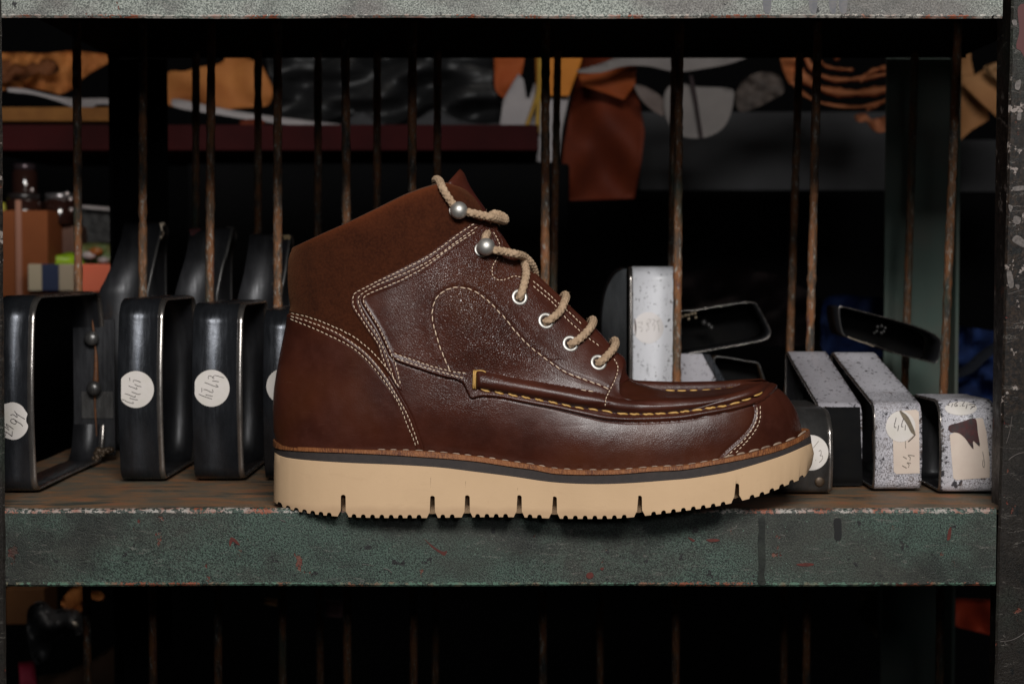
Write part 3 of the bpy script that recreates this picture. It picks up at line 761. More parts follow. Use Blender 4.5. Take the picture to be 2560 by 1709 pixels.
# ================================================================== more materials
def paint(name, c1, c2, dirt, speck=0.5, edge_z=None, chips=1.0, dirty=(0.45, 0.62), brown=False):
    m = M(name, 0.42, spec=0.25 if brown else 0.5)
    sp = m.noise(1050, 4, 0.8)
    c = m.mix(m.ramp(sp, [(0.44, 0.0), (0.57, 1.0)]), c1, c2)
    d = m.ramp(m.noise(11, 4, 0.62, m.mapping((1, 1, 1.6), (2, 0, 1))), [(dirty[0], 0.0), (dirty[1], 1.0)])
    c = m.mix(m.math('MULTIPLY', d, 0.8), c, m.mix(m.ramp(sp, [(0.4, 0.0), (0.62, 1.0)]), dirt, tuple(min(1, x * 2.2) for x in dirt)))
    if brown:
        zz = m.math('ADD', m.sep(2), m.math('MULTIPLY', m.noise(30, 4, .7), .10))
        zm = m.ramp(m.math('ADD', m.math('MULTIPLY', zz, 2.0), .3), [(.50, 0.), (.54, 1.), (.84, 1.), (.88, 0.)])
        c = m.mix(m.math('MULTIPLY', zm, .95), c, m.mix(m.ramp(m.noise(500, 4, .7), [(.45, 0.), (.65, 1.)]), (.004, .0026, .002), (.030, .018, .011)))
        wt = m.ramp(m.noise(95, 5, .75, m.mapping((1, 1, 1), (9, 3, 1))), [(.60, 0.), (.615, 1.)])
        c = m.mix(m.math('MULTIPLY', wt, zm), c, (.24, .20, .18))
    k = m.ramp(m.noise(120, 3, 0.6, m.mapping((1, 1, 1), (0, 0, 5))), [(0.672, 0.0), (0.684, 1.0)])
    c = m.mix(m.math('MULTIPLY', k, chips), c, (0.006, 0.006, 0.006))
    k2 = m.ramp(m.noise(62, 5, 0.66, m.mapping((1, 1, .8), (7, 3, 5))), [(0.650, 0.0), (0.662, 1.0)])
    c = m.mix(m.math('MULTIPLY', k2, chips), c, m.mix(m.ramp(m.noise(220, 2), [(0.4, 0.0), (0.6, 1.0)]), (0.10, 0.016, 0.010), (0.14, 0.06, 0.04)))
    gm = m.ramp(m.noise(24, 5, 0.7, m.mapping((1, 1, 1.3), (3, 8, 2))), [(0.50, 0.0), (0.66, 0.75)])
    c = m.mix(gm, c, m.mix(m.ramp(sp, [(0.45, 0.0), (0.62, 1.0)]), tuple(x * .45 for x in c1), tuple(x * 1.1 for x in dirt)))
    fl = m.ramp(m.noise(520, 3, 0.8, m.mapping((1, 1, 1), (1, 2, 9))), [(0.69, 0.0), (0.72, 0.9)])
    c = m.mix(fl, c, tuple(min(1, x * 2.6) for x in c2))
    sc = m.ramp(m.noise(38, 6, 0.72, m.mapping((1, 1, 4), rot=(0, 0.9, 0)), 2.5), [(0.625, 0.0), (0.634, 0.8), (0.645, 0.0)])
    c = m.mix(sc, c, (0.30, 0.27, 0.24))
    if edge_z is not None:
        for (z0, wid, col) in edge_z:
            z = m.math('SUBTRACT', m.sep(2), z0); a = m.math('ABSOLUTE', z)
            w = m.math('MULTIPLY', m.noise(260, 4, 0.8), wid * 2.0)
            k3 = m.math('LESS_THAN', a, w)
            k3 = m.math('MULTIPLY', k3, m.math('GREATER_THAN', m.noise(420, 3, 0.7, m.mapping((1, 1, 1), (0, 0, 3))), 0.50))
            c = m.mix(k3, c, m.mix(m.ramp(m.noise(60, 3), [(0.45, 0.0), (0.6, 1.0)]), col, (0.24, 0.07, 0.035)))
    m.color(c)
    m.bump(sp, 0.55, 0.0007); m.bump(m.math('MULTIPLY', k2, -1.0), 0.6, 0.0005)
    m.roughness(m.ramp(m.noise(200, 3), [(0.3, 0.32), (0.7, 0.6)]))
    return m.m
MAT['paint_low'] = paint('green_hammered_paint', (0.007, 0.013, 0.010), (0.070, 0.112, 0.086), (0.020, 0.019, 0.015), edge_z=[(0.0, .0021, (0.33, 0.30, 0.27)), (-.0428, .0012, (0.09, 0.17, 0.12))])
MAT['paint_top_lit'] = paint('grey_green_lit_paint', (0.060, 0.070, 0.060), (0.33, 0.35, 0.31), (0.065, 0.056, 0.052), edge_z=[(0.2770, .0016, (0.40, 0.37, 0.33))], dirty=(0.42, 0.56))  # hammered paint made paler: the stronger light near the top is in its colour
MAT['paint_post'] = paint('worn_post_paint', (0.006, 0.008, 0.006), (0.028, 0.034, 0.026), (0.009, 0.006, 0.005), chips=1.0, dirty=(0.36, 0.5), brown=True)
MAT['paint_rear'] = simple('rear_post_paint', (0.085, 0.130, 0.108), (0.12, 0.125, 0.105), 18, 0.6, bump=0.2, bscale=700)
MAT['dark_steel'] = simple('dark_steel', (0.004, 0.004, 0.0045), (0.007, 0.0065, 0.006), 60, 0.8, spec=.1)
XO0, XO1 = -.336, .377
def rusty_shelf():
    m = M('rusty_shelf_top', 0.6, spec=0.35)
    co = m.mapping((0.6, 1.1, 1))
    c = m.ramp(m.noise(45, 5, 0.7, co), [(0.30, (0.085, 0.095, 0.078)), (0.46, (0.15, 0.105, 0.068)), (0.58, (0.24, 0.12, 0.055)), (0.72, (0.30, 0.105, 0.065))])
    c = m.mix(m.ramp(m.noise(30, 4, 0.6, m.mapping((0.5, 1.4, 1), (5, 1, 0))), [(0.55, 0.0), (0.63, 0.8)]), c, (0.035, 0.048, 0.042))
    c = m.mix(m.ramp(m.noise(900, 2, 0.6), [(0.68, 0.0), (0.74, 0.7)]), c, (0.4, 0.33, 0.27))
    m.color(c); m.bump(m.noise(220, 4, 0.7, co), 0.6, 0.0008); return m.m
MAT['shelf_top'] = rusty_shelf()
def rust(name, seed, bright=1.0):
    m = M(name, 0.5, 0.25, spec=0.5)
    co = m.mapping((1, 1, 0.32), (seed, seed * 2, seed))
    c = m.ramp(m.noise(130, 5, 0.72, co), [(0.36, tuple(x * bright for x in (0.035, 0.034, 0.031))), (0.46, tuple(x * bright for x in (0.10, 0.052, 0.026))), (0.56, tuple(x * bright for x in (0.19, 0.075, 0.026))), (0.66, tuple(x * bright for x in (0.095, 0.036, 0.025)))])
    c = m.mix(m.ramp(m.noise(480, 4, 0.8, co), [(0.57, 0.0), (0.62, 0.95)]), c, tuple(x * bright for x in (0.26, 0.25, 0.22)))
    c = m.mix(m.ramp(m.noise(40, 2, 0.5, co), [(0.60, 0.0), (0.68, 0.6)]), c, (0.035, 0.07, 0.05))
    m.color(c); m.bump(m.noise(380, 5, 0.8, co), 1.0, 0.0014); return m.m
RUST = [rust('rusty_rod_%s' % k, 3.7 * i + 1, b) for i, (k, b) in enumerate((('brown', 1.45), ('orange', 1.65), ('grey', 1.4)))]
def steel(name, col=(0.03, 0.032, 0.037), rough=0.33, metal=0.75):
    m = M(name, rough, metal, 0.6)
    n = m.noise(40, 5, 0.65, m.mapping((1, 1, 0.4)))
    m.color(m.mix(m.ramp(n, [(0.4, 0.0), (0.7, 1.0)]), col, tuple(x * 1.9 for x in col)))
    sc = m.ramp(m.noise(70, 5, 0.7, m.mapping((6, 1, 0.5))), [(0.45, 0.0), (0.7, 1.0)])
    m.roughness(m.math('ADD', m.math('MULTIPLY', sc, 0.18), rough - .08))
    du_ = m.ramp(m.noise(850, 3, 0.8), [(0.69, 0.0), (0.73, 0.8)])
    wr = m.ramp(m.noise(26, 6, 0.8, m.mapping((1, 1, 1), (4, 4, 4))), [(0.60, 0.0), (0.70, 0.5)])
    old = m.b.inputs['Base Color'].links[0].from_socket
    m.color(m.mix(wr, m.mix(du_, old, tuple(min(.5, x * 6) for x in col)), (0.055, 0.032, 0.02)))
    m.bump(m.noise(500, 3, 0.6), 0.12, 0.0004); m.bump(m.noise(60, 3), 0.15, 0.0015); return m.m
MAT['die_black'] = steel('black_lacquered_steel')
MAT['die_dull'] = steel('dull_black_steel', (0.016, 0.016, 0.018), 0.45, 0.4)
MAT['die_grey'] = steel('grey_worn_steel', (0.075, 0.072, 0.070), 0.40, 0.7)
MAT['die_brown'] = steel('brown_worn_steel', (0.055, 0.036, 0.022), 0.5, 0.5)
MAT['edge'] = steel('bright_ground_edge', (0.22, 0.20, 0.185), 0.30, 0.9)
def chipped(name, base, n1=(0.66, 0.69), fine=0.0, front=None, half=None):
    m = M(name, 0.35, spec=0.5)
    c = m.mix(m.ramp(m.noise(16, 3), [(0.4, 0.0), (0.7, 1.0)]), base, tuple(x * .86 for x in base))
    k = m.ramp(m.noise(230, 3, 0.6), [(n1[0], 0.0), (n1[1], 1.0)])
    if fine:
        fk = m.ramp(m.noise(1300, 3, 0.75), [(0.60 - fine, 0.0), (0.64 - fine, 0.85)])
        if front is not None: fk = m.math('MULTIPLY', fk, m.ramp(m.math('ADD', m.math('MULTIPLY', m.sep(1), 10.0), 1.0), [(1 + 10 * front, 1.0), (1 + 10 * front + .04, 0.12)]))
        fk = m.math('MULTIPLY', fk, m.ramp(m.noise(48, 3, .6), [(0.36, 0.25), (0.52, 1.0)]))
        k = m.math('MAXIMUM', k, fk)
    if half:
        ex = m.ramp(m.math('DIVIDE', m.math('ABSOLUTE', m.sep(0)), half), [(0.78, 0.0), (1.0, 1.0)])
        ek = m.math('GREATER_THAN', m.math('ADD', m.noise(420, 4, 0.75), m.math('MULTIPLY', ex, 0.16)), 0.63)
        k = m.math('MAXIMUM', k, ek)
    stk = m.ramp(m.noise(300, 5, 0.8, m.mapping((1, 1, .16))), [(0.60, 0.0), (0.64, 0.8)])
    k = m.math('MAXIMUM', k, m.math('MULTIPLY', stk, m.ramp(m.noise(30, 2), [(0.56, 0.0), (0.62, 0.8)])))
    c = m.mix(k, c, m.mix(m.ramp(m.noise(90, 2), [(0.5, 0.0), (0.6, 1.0)]), (0.050, 0.048, 0.055), (0.09, 0.065, 0.055)))
    m.color(c); m.bump(m.math('MULTIPLY', k, -1.0), 0.5, 0.0004); return m.m
MAT['white'] = chipped('chipped_white_paint', (0.84, 0.84, 0.88), (0.67, 0.69), 0.0, None, .018)
MAT['white2'] = chipped('worn_white_paint', (0.42, 0.40, 0.43), (0.64, 0.67), 0.0, None, .0140)
MAT['white3t'] = chipped('speckled_white_paint_front', (0.58, 0.56, 0.60), (0.62, 0.65), 0.09, -.045, .0149)
MAT['white3'] = chipped('speckled_white_paint', (0.62, 0.60, 0.64), (0.61, 0.64), 0.09, None, .0165)
MAT['paper'] = simple('label_paper', (0.66, 0.61, 0.58), (0.60, 0.56, 0.50), 90, 0.85)
MAT['paper_warm'] = simple('warm_label_paper', (0.62, 0.52, 0.44), (0.58, 0.47, 0.40), 90, 0.85)
MAT['paper_faint'] = simple('faint_label_paper', (0.80, 0.75, 0.74), (0.78, 0.73, 0.70), 90, 0.7)
MAT['ink'] = simple('pen_ink', (0.035, 0.022, 0.025), rough=0.7)
MAT['ink_pale'] = simple('pencil_marks', (0.22, 0.19, 0.16), rough=0.7)
MAT['darkred'] = simple('dark_red_primer', (0.060, 0.008, 0.009), (0.022, 0.018, 0.018), 300, 0.6, bump=.3)

# ================================================================== the steel rack
ZT = float(P(1280, 45, -.018)[2])               # lower edge of the upper lip
ZB = float(P(1280, 1465, -.018)[2])             # lower edge of the lower lip
XL = float(P(9, 1300, -.018)[0]); XR = float(P(2491, 1300, -.018)[0])
rack = thing('steel_rack', 'old green painted steel rack with rusty vertical divider rods', 'rack', (0, 0, 0))
def lip(name, ztop, zbot, mat, y0=-.018):
    b = Buf(); n = 120; xs_ = np.linspace(XL, XR, n)
    prof_ = [(y0 + .004, zbot), (y0 + .0012, zbot), (y0, zbot + .0012), (y0, ztop - .0022), (y0 + .0007, ztop - .0007), (y0 + .0022, ztop), (y0 + .004, ztop), ]
    V = []; m_ = len(prof_)
    for i, x_ in enumerate(xs_):
        wz = .00025 * math.sin(x_ * 31 + ztop * 9) + RNG.normal(0, .00006)
        for (y_, z_) in prof_: V.append((x_, y_ + .0002 * math.sin(x_ * 23), z_ + wz))
    Fc = [(i * m_ + k, (i + 1) * m_ + k, (i + 1) * m_ + (k + 1) % m_, i * m_ + (k + 1) % m_) for i in range(n - 1) for k in range(m_)]
    Fc += [tuple(range(m_)), tuple(range((n - 1) * m_, n * m_))[::-1]]
    return mk(name, V, Fc, mat, rack, False)
lower = lip('shelf_lip', 0.0004, ZB, MAT['paint_low'])
tag(lower, 'green hammered lip of the middle shelf')
upper = lip('shelf_lip', ZT + .09, ZT, MAT['paint_top_lit'])
tag(upper, 'grey green speckled lip of the top shelf')
b = Buf(); nx, ny = 160, 60
V = []
for i in range(nx + 1):
    for k in range(ny + 1):
        x_ = XO0 + (XO1 - XO0) * i / nx; y_ = -.0142 + .474 * k / ny
        V.append((x_, y_, -.0008 + .0003 * math.sin(x_ * 40) * math.sin(y_ * 55)))
Fc = [(i * (ny + 1) + k, (i + 1) * (ny + 1) + k, (i + 1) * (ny + 1) + k + 1, i * (ny + 1) + k + 1) for i in range(nx) for k in range(ny)]
Vn = np.array(V); Vb = Vn - [0, 0, .0025]; n0 = len(Vn)
Fc2 = Fc + [tuple(n0 + q for q in f[::-1]) for f in Fc]
mk('shelf_board', np.vstack([Vn, Vb]), Fc2, MAT['shelf_top'], rack)
boxobj('shelf_board', (XO0, -.0138, ZT + .036), (XO1, .46, ZT + .04), MAT['dark_steel'], rack)
boxobj('rear_rail', (XO0, .452, float(P(1280, 126, .452)[2]) - .006), (XO1, .456, ZT + .0358), MAT['dark_steel'], rack)
boxobj('rear_rail', (XO0, .452, -.045), (XO1, .456, -.0034), MAT['dark_steel'], rack)
# marks on the lips
def flat_mark(pts, y0, mat, name, parent, lab_=None):
    pts = spl(pts, n=30, closed=True); V = P(pts[:, 0], pts[:, 1], y0 - .0002); V2 = P(pts[:, 0], pts[:, 1], y0 + .0004)
    n = len(V); Fc = [tuple(range(n)), tuple(range(2 * n - 1, n - 1, -1))] + [(i, i + n, (i + 1) % n + n, (i + 1) % n) for i in range(n)]
    return mk(name, np.vstack([V, V2]), Fc, mat, parent, False)
MAT['mark'] = simple('black_drip', (0.006, 0.007, 0.006), (0.022, 0.026, 0.02), 70, 0.5, bump=.4, bscale=300)
MAT['mark2'] = simple('black_mark', (0.006, 0.006, 0.006), rough=0.6)
MAT['primer'] = simple('red_primer_chip', (0.11, 0.018, 0.012), (0.05, 0.014, 0.010), 300, 0.6)
flat_mark([(1896,1294),(1905,1292),(1913,1294),(1912,1340),(1914,1400),(1911,1440),(1916,1460),(1897,1461),(1893,1448),(1897,1420),(1894,1360),(1897,1320)], -.0183, MAT['mark'], 'paint_drip', lower)
flat_mark([(2085,1297),(2101,1296),(2104,1320),(2102,1348),(2088,1349),(2086,1325)], -.0183, MAT['mark2'], 'paint_drip', lower)
for q in ([(1060,1345),(1075,1358),(1095,1372),(1108,1378),(1118,1376),(1112,1388),(1100,1382),(1078,1366)], [(578,1342),(590,1348),(600,1362),(592,1360),(582,1352),(575,1366),(573,1352)],
          [(1468,1432),(1480,1430),(1484,1440),(1474,1446),(1466,1441)], [(1500,1420),(1510,1417),(1506,1425)], [(1720,1342),(1738,1350),(1732,1353)], [(1765,1348),(1790,1346),(1800,1350),(1778,1354)],
          [(1990,1410),(2020,1406),(2036,1410),(2015,1415)], [(2372,1322),(2378,1316),(2376,1345),(2368,1350)]):
    flat_mark(q, -.0182, MAT['primer'], 'paint_chip', lower)
for x_, w_, k_ in ((1918, 9, 'mark'), (2033, 9, 'mark'), (2082, 8, 'mark'), (2108, 9, 'mark')):
    flat_mark([(x_ - w_, -8), (x_ + w_, -8), (x_ + w_ - 1, 30), (x_ + 2, 36), (x_ - w_ + 1, 28)], -.0181, simple('grey_smear', (0.085, 0.085, 0.095), (0.13, 0.12, 0.12), 300, 0.6), 'paint_smear', upper)
# posts
def post(px0, px1, lean, name, lab_):
    V = []; n = 40; x0t, x1t = P(px0[0], 0, -.0192)[0], P(px1, 0, -.0192)[0]
    x0b = P(px0[1], 1709, -.0192)[0]
    zt = P(0, -60, -.02)[2]; zb = P(0, 1780, -.02)[2]
    left = px0[0] < 1000
    for i in range(n + 1):
        f = i / n; z_ = zt + (zb - zt) * f if i < n else -1.0; xe = x0t + (x0b - x0t) * f
        jag = RNG.normal(0, .00012)
        xo = x1t
        ch_ = .0012 if not left else -.0012
        for (x_, y_) in ((xe + jag, -.0182), (xe + ch_ + jag, -.0194), (xo, -.0194), (xo, -.0154), (xe + ch_, -.0154)): V.append((x_, y_, z_))
    m_ = 5; Fc = [(i * m_ + k, (i + 1) * m_ + k, (i + 1) * m_ + (k + 1) % m_, i * m_ + (k + 1) % m_) for i in range(n) for k in range(m_)] + [tuple(range(m_)), tuple(range(n * m_, n * m_ + m_))[::-1]]
    o = mk(name, V, Fc, MAT['paint_post'], rack, False); tag(o, lab_); return o
rp = post((2530, 2486), 2700, 0, 'front_post', 'scratched dark front post beside the white dies')
lp = post((3, 14), -200, 0, 'front_post', 'sliver of front post beside the sticker marked black die')
boxobj('post_flange', (float(P(2531, 200, -.0192)[0]) + .002, -.0152, -.3), (float(P(2531, 200, -.0192)[0]) + .004, .02, .45), MAT['paint_post'], rp)
for q in ([(2545,18),(2562,10),(2565,150),(2552,128),(2540,120),(2548,80)],):
    flat_mark(q, -.0196, simple('maroon_chip', (0.07, 0.015, 0.014), rough=0.6), 'paint_chip', rp)
MAT['bare'] = simple('bare_chip', (0.13, 0.11, 0.10), (0.06, 0.05, 0.045), 500, 0.5, bump=.5, bscale=900)
for q in ([(2536,540),(2552,545),(2548,560),(2534,557)], [(2530,600),(2542,588),(2560,600),(2562,618),(2545,612)], [(2517,680),(2528,678),(2534,716),(2524,720)], [(2538,712),(2548,712),(2546,724)],
          [(2521,512),(2532,516),(2526,530)], [(2530,52),(2540,50),(2542,62),(2534,64)], [(2540,205),(2552,200),(2548,225),(2538,222)], [(2545,282),(2552,280),(2552,300),(2543,300)], [(2532,468),(2562,465),(2562,474),(2534,477)]):
    flat_mark(q, -.0196, MAT['bare'], 'paint_chip', rp)
def scratch(pts, w, y0, parent, mat):
    q = spl(pts, 14); V = P(q[:, 0], q[:, 1], y0 - .0001); Vt, Fc = tube(V, w / F, 5); return mk('scratch', Vt, Fc, mat, parent)
scratch([(2560,1130),(2545,1134),(2530,1142),(2521,1150)], .9, -.0195, rp, MAT['bare'])
scratch([(2530,1040),(2525,1075),(2515,1110)], .7, -.0195, rp, MAT['bare'])
scratch([(2500,1603),(2525,1600),(2545,1592),(2562,1580)], .9, -.0195, rp, MAT['bare'])
scratch([(2526,558),(2562,556)], .6, -.0195, rp, MAT['bare'])
scratch([(2520,735),(2562,722)], .7, -.0195, rp, MAT['bare'])
scratch([(905,1410),(920,1411),(935,1414)], .8, -.0183, lower, MAT['bare'])
scratch([(958,1420),(970,1423),(980,1431)], 1.1, -.0183, lower, MAT['bare'])
scratch([(700,1298),(714,1304)], 1.1, -.0183, lower, MAT['bare'])
# rear posts
def rearpost(pa, pb, y0, mat, lab_, flange=None):
    b = Buf(); x0, x1 = P(pa, 500, y0)[0], P(pb, 500, y0)[0]
    o = boxobj('rear_post', (x0, y0, -1.0), (x1, y0 + .003, .45), mat, rack, .0006); tag(o, lab_)
    if flange:
        xf = P(flange, 500, y0)[0]
        boxobj('flange', (xf, y0 - .026, -1.0), (xf + .003, y0 - .0004, .45), mat, o, .0006)
    return o
rearpost(2213, 2392, .475, MAT['paint_rear'], 'dull green rear post behind the tilted black die', 2372)
rearpost(290, 420, .475, MAT['dark_steel'], 'black rear post behind the upright black dies', 291)
# divider rods
def rod(pt, pb, y0, mat, fuzz=0, zlo=0.0, zhi=None, bend=0.0):
    """pt, pb: photo x at photo rows 150 and 900"""
    zhi = ZT + .0358 if zhi is None else zhi
    a, c = P(pt, 150, y0), P(pb, 900, y0); n = 110; pts = []
    for i in range(n + 1):
        z_ = zlo + (zhi - zlo) * i / n; f = (z_ - c[2]) / (a[2] - c[2])
        pts.append((c[0] + (a[0] - c[0]) * f + bend * math.sin(f * 3.0) + RNG.normal(0, .00004), y0, z_))
    b = Buf(); rr = .0031 + np.convolve(RNG.normal(0, .00022, n + 1), np.ones(2) / 2, 'same'); V, Fc = tube(pts, rr, 14); b.add(V, Fc)
    o = b.out('divider_rod', mat, rack)
    if fuzz:
        fb = Buf()
        for k in range(fuzz):
            f = random.random() ** 1.2; z_ = .06 + f * .19; x_ = np.interp(z_, [p[2] for p in pts], [p[0] for p in pts]); a_ = random.uniform(math.pi, 2 * math.pi)
            c0 = np.array([x_ + math.cos(a_) * .0028, y0 + math.sin(a_) * .0028, z_]); d = np.array([math.cos(a_), math.sin(a_), random.gauss(0, .8)])
            l_ = random.uniform(.0005, .0016); q = [c0, c0 + d * l_ * .6, c0 + d * l_ + RNG.normal(0, .0004, 3)]
            V, Fc = tube(spl(q, 5), 8e-5, 3); fb.add(V, Fc)
        for k in range(fuzz // 3):
            f = random.random(); z_ = .05 + f * .2; x_ = np.interp(z_, [p[2] for p in pts], [p[0] for p in pts]); a_ = random.uniform(math.pi, 2 * math.pi)
            V, Fc = sphere((x_ + math.cos(a_) * .003, y0 + math.sin(a_) * .003, z_), random.uniform(.0002, .0006), 6, 4); fb.add(V, Fc)
        lint = fb.out('lint', MAT['lint'], o); tag(lint, kind='stuff')
    return o
MAT['lint'] = simple('grey_lint', (0.17, 0.15, 0.13), rough=0.9)
FY, BY = .25, .42
for i, (a_, c_, fz, bd) in enumerate(((192,197,0,0), (357,357,0,0), (528,523,0,0), (694,695,260,0), (863,866,300,.0005), (1031,1029,40,0), (1364,1362,20,0), (1698,1692,30,0), (2043,2024,0,0), (2392,2362,0,0))):
    rod(a_, c_, FY, RUST[(i * 2 + 1) % 3 if i not in (0, 7) else 1], fz, bend=bd)
for i, (a_, c_) in enumerate(((490,489), (645,645), (795,794), (943,942), (1094,1092), (1394,1380), (1686,1676), (1998,1974), (2287,2264))):
    rod(a_, c_, BY, RUST[i % 3])
# rods of the compartment below hang from the same shelf
for i, (a_, c_, y_) in enumerate(((218,218,FY), (382,382,FY), (545,544,FY), (706,706,FY), (868,868,FY), (1034,1034,FY), (1357,1357,FY), (1689,1689,FY), (2016,2010,FY), (2350,2340,FY), (800,800,BY), (1088,1088,BY), (1500,1500,BY), (1960,1960,BY))):
    a0 = P(a_, 1600, y_); pts = [(a0[0], y_, z_) for z_ in np.linspace(-.0036, -.34, 30)]
    V, Fc = tube(pts, .0031, 12); mk('divider_rod', V, Fc, RUST[i % 3], rack)

# ================================================================== cutting dies
def die(name, lab_, pts, mat, th=.0018, edge_side='R', edge_mat='edge', edge_w=.0036, group='steel cutting dies on the shelf', n=220, back_mat=None, open_=False, bevel_in=.0011):
    """pts: closed loop of (xL, xR, y, z): the outside of a steel band"""
    q = spl(np.array(pts, float), n=n + 1, closed=True)
    yz = q[:, 2:4]; t = np.roll(yz, -1, 0) - np.roll(yz, 1, 0); t /= np.linalg.norm(t, axis=1)[:, None] + 1e-12
    nrm = np.stack([t[:, 1], -t[:, 0]], 1)
    c = yz.mean(0)
    if ((yz - c) * nrm).sum() < 0: nrm = -nrm
    ob = thing(name, lab_, 'cutting die', (float(q[:, :2].mean()), float(c[0]), 0.0), group)
    s = 1 if edge_side == 'R' else -1
    xa = q[:, 0] if s > 0 else q[:, 1]; xb = q[:, 1] if s > 0 else q[:, 0]
    def ringv(x, off_): return np.stack([x, yz[:, 0] - nrm[:, 0] * off_, yz[:, 1] - nrm[:, 1] * off_], 1)
    xm = xb - s * edge_w
    rings = [ringv(xa, .0003), ringv(xa + s * .0004, 0), ringv(xm, 0), ringv(xm, th), ringv(xa, th)]
    N = len(q); V = np.vstack(rings); k_ = len(rings)
    Fc = [(r_ * N + i, r_ * N + (i + 1) % N, ((r_ + 1) % k_) * N + (i + 1) % N, ((r_ + 1) % k_) * N + i) for r_ in range(k_) for i in range(N)]
    band = mk('band', V, Fc, mat, ob)
    band.data.materials.append(MAT['die_dull'])
    band.data.polygons.foreach_set('material_index', [1 if 3 * N <= i < 4 * N else 0 for i in range(len(Fc))])
    er = [ringv(xm, 0.00005), ringv(xb - s * .0006, bevel_in * .6), ringv(xb, bevel_in), ringv(xb, bevel_in + .0005), ringv(xm, th - .00005)]
    Ve = np.vstack(er)
    mk('cutting_edge', Ve, Fc, MAT[edge_mat], ob)
    return ob, Caster(np.vstack([V, Ve]), Fc + [tuple(a + len(V) for a in f) for f in Fc])
def decal(cst, outline, mat, name, parent, lift=.00025, n=60, Yfb=None):
    o = spl(outline, n=n, closed=True) if len(outline) > 8 else np.array(outline, float)
    if len(outline) <= 8:
        e = []
        for i in range(len(o)):
            a, b_ = o[i], o[(i + 1) % len(o)]; m_ = max(2, int(np.hypot(*(b_ - a)) / 5))
            e += [a + (b_ - a) * k / m_ for k in range(m_)]
        o = np.array(e)
    x0, y0 = o.min(0); x1, y1 = o.max(0); st = max(3.5, (x1 - x0) / 16)
    gx, gy = np.meshgrid(np.arange(x0 + st, x1, st), np.arange(y0 + st, y1, st)); gx = gx.ravel(); gy = gy.ravel()
    m_ = sdist([tuple(t) for t in o], gx, gy) > 1.0
    pts = np.vstack([o, np.stack([gx[m_], gy[m_]], 1)])
    no = len(o); r_ = delaunay_2d_cdt([Vector(p) for p in pts.tolist()], [(i, (i + 1) % no) for i in range(no)], [list(range(no))], 1, 1e-6)
    V = []; last = None
    for p in r_[0]:
        l, nn_ = cst.hit(p[0], p[1])
        if l is None:
            k = 1
            cxy = o.mean(0)
            while l is None and k < 40:
                f = k / 40; l, nn_ = cst.hit(p[0] + (cxy[0] - p[0]) * f, p[1] + (cxy[1] - p[1]) * f); k += 1
            if l is None: l, nn_ = np.array(P(p[0], p[1], Yfb or .1)), np.array([0, -1., 0])
            else:
                l = P(p[0], p[1], l[1])
        V.append(l + nn_ * lift)
    V = np.array(V); ob = mk(name, V, [tuple(f) for f in r_[2]], mat, parent, True)
    return ob
def strokes(cst, lines, w, mat, name, parent, lift=.0004, Yfb=None):
    b = Buf()
    for ln in lines:
        q = spl(ln, step=2.0) if len(ln) > 2 else spl(ln, step=2.5); pts = []
        for p in q:
            l, nn_ = cst.hit(p[0], p[1])
            if l is not None: pts.append(l + nn_ * lift)
        if len(pts) > 1:
            V, Fc = tube(pts, w / F, 5); b.add(V, Fc)
    if b.n: return b.out(name, mat, parent)
def circ(cx_, cy_, rx, ry, clip=None, n=40):
    o = [(cx_ + rx * math.cos(t), cy_ + ry * math.sin(t)) for t in np.linspace(0, 2 * math.pi, n, endpoint=False)]
    if clip is not None: o = [(max(a, clip), b_) for a, b_ in o]
    return o
def win(lines, x0, y0, s): return [[(x0 + a / s, y0 + b_ / s) for a, b_ in ln] for ln in lines]
def zat(py, Y): return float(P(1280, py, Y)[2])
def xat(px, Y): return float(P(px, 800, Y)[0])
def loopdie(pxl, pxr, Y, ztop, zbot, yb, rt, rb, bulge=.0012, top_back=0.0):
    """the usual loop: slightly convex front at Y with rounded shoulders, running back to yb; fixed width in x"""
    xl, xr = xat(pxl, Y), xat(pxr, Y); pts = []
    for t in np.linspace(0, 1, 7): pts.append((Y + rb + (1 - 0) * (yb - .02 - Y - rb) * (1 - t), zbot))
    for t in np.linspace(0, math.pi / 2, 7)[1:]: pts.append((Y + rb - rb * math.sin(t), zbot + rb - rb * math.cos(t)))
    h_ = (ztop - rt) - (zbot + rb)
    for t in np.linspace(0, 1, 9)[1:-1]: pts.append((Y - bulge * math.sin(math.pi * t), zbot + rb + h_ * t))
    for t in np.linspace(0, math.pi / 2, 7): pts.append((Y + rt * 1.3 - rt * 1.3 * math.cos(t), ztop - rt + rt * math.sin(t)))
    for t in np.linspace(0, 1, 7)[1:]: pts.append((Y + rt * 1.3 + (yb - .02 - Y - rt * 1.3) * t, ztop + top_back * t))
    for t in np.linspace(0, math.pi, 8)[1:-1]: pts.append((yb - .02 + .02 * math.sin(t), (ztop + top_back + zbot) / 2 + (ztop + top_back - zbot) / 2 * math.cos(t)))
    return [(xl, xr, y_, z_) for y_, z_ in pts]
def rivet(ob, c, r, mat='die_grey'):
    V, Fc = sphere(c, r, 14, 8, (1, .5, 1)); mk('rivet', V, Fc, MAT[mat], ob)

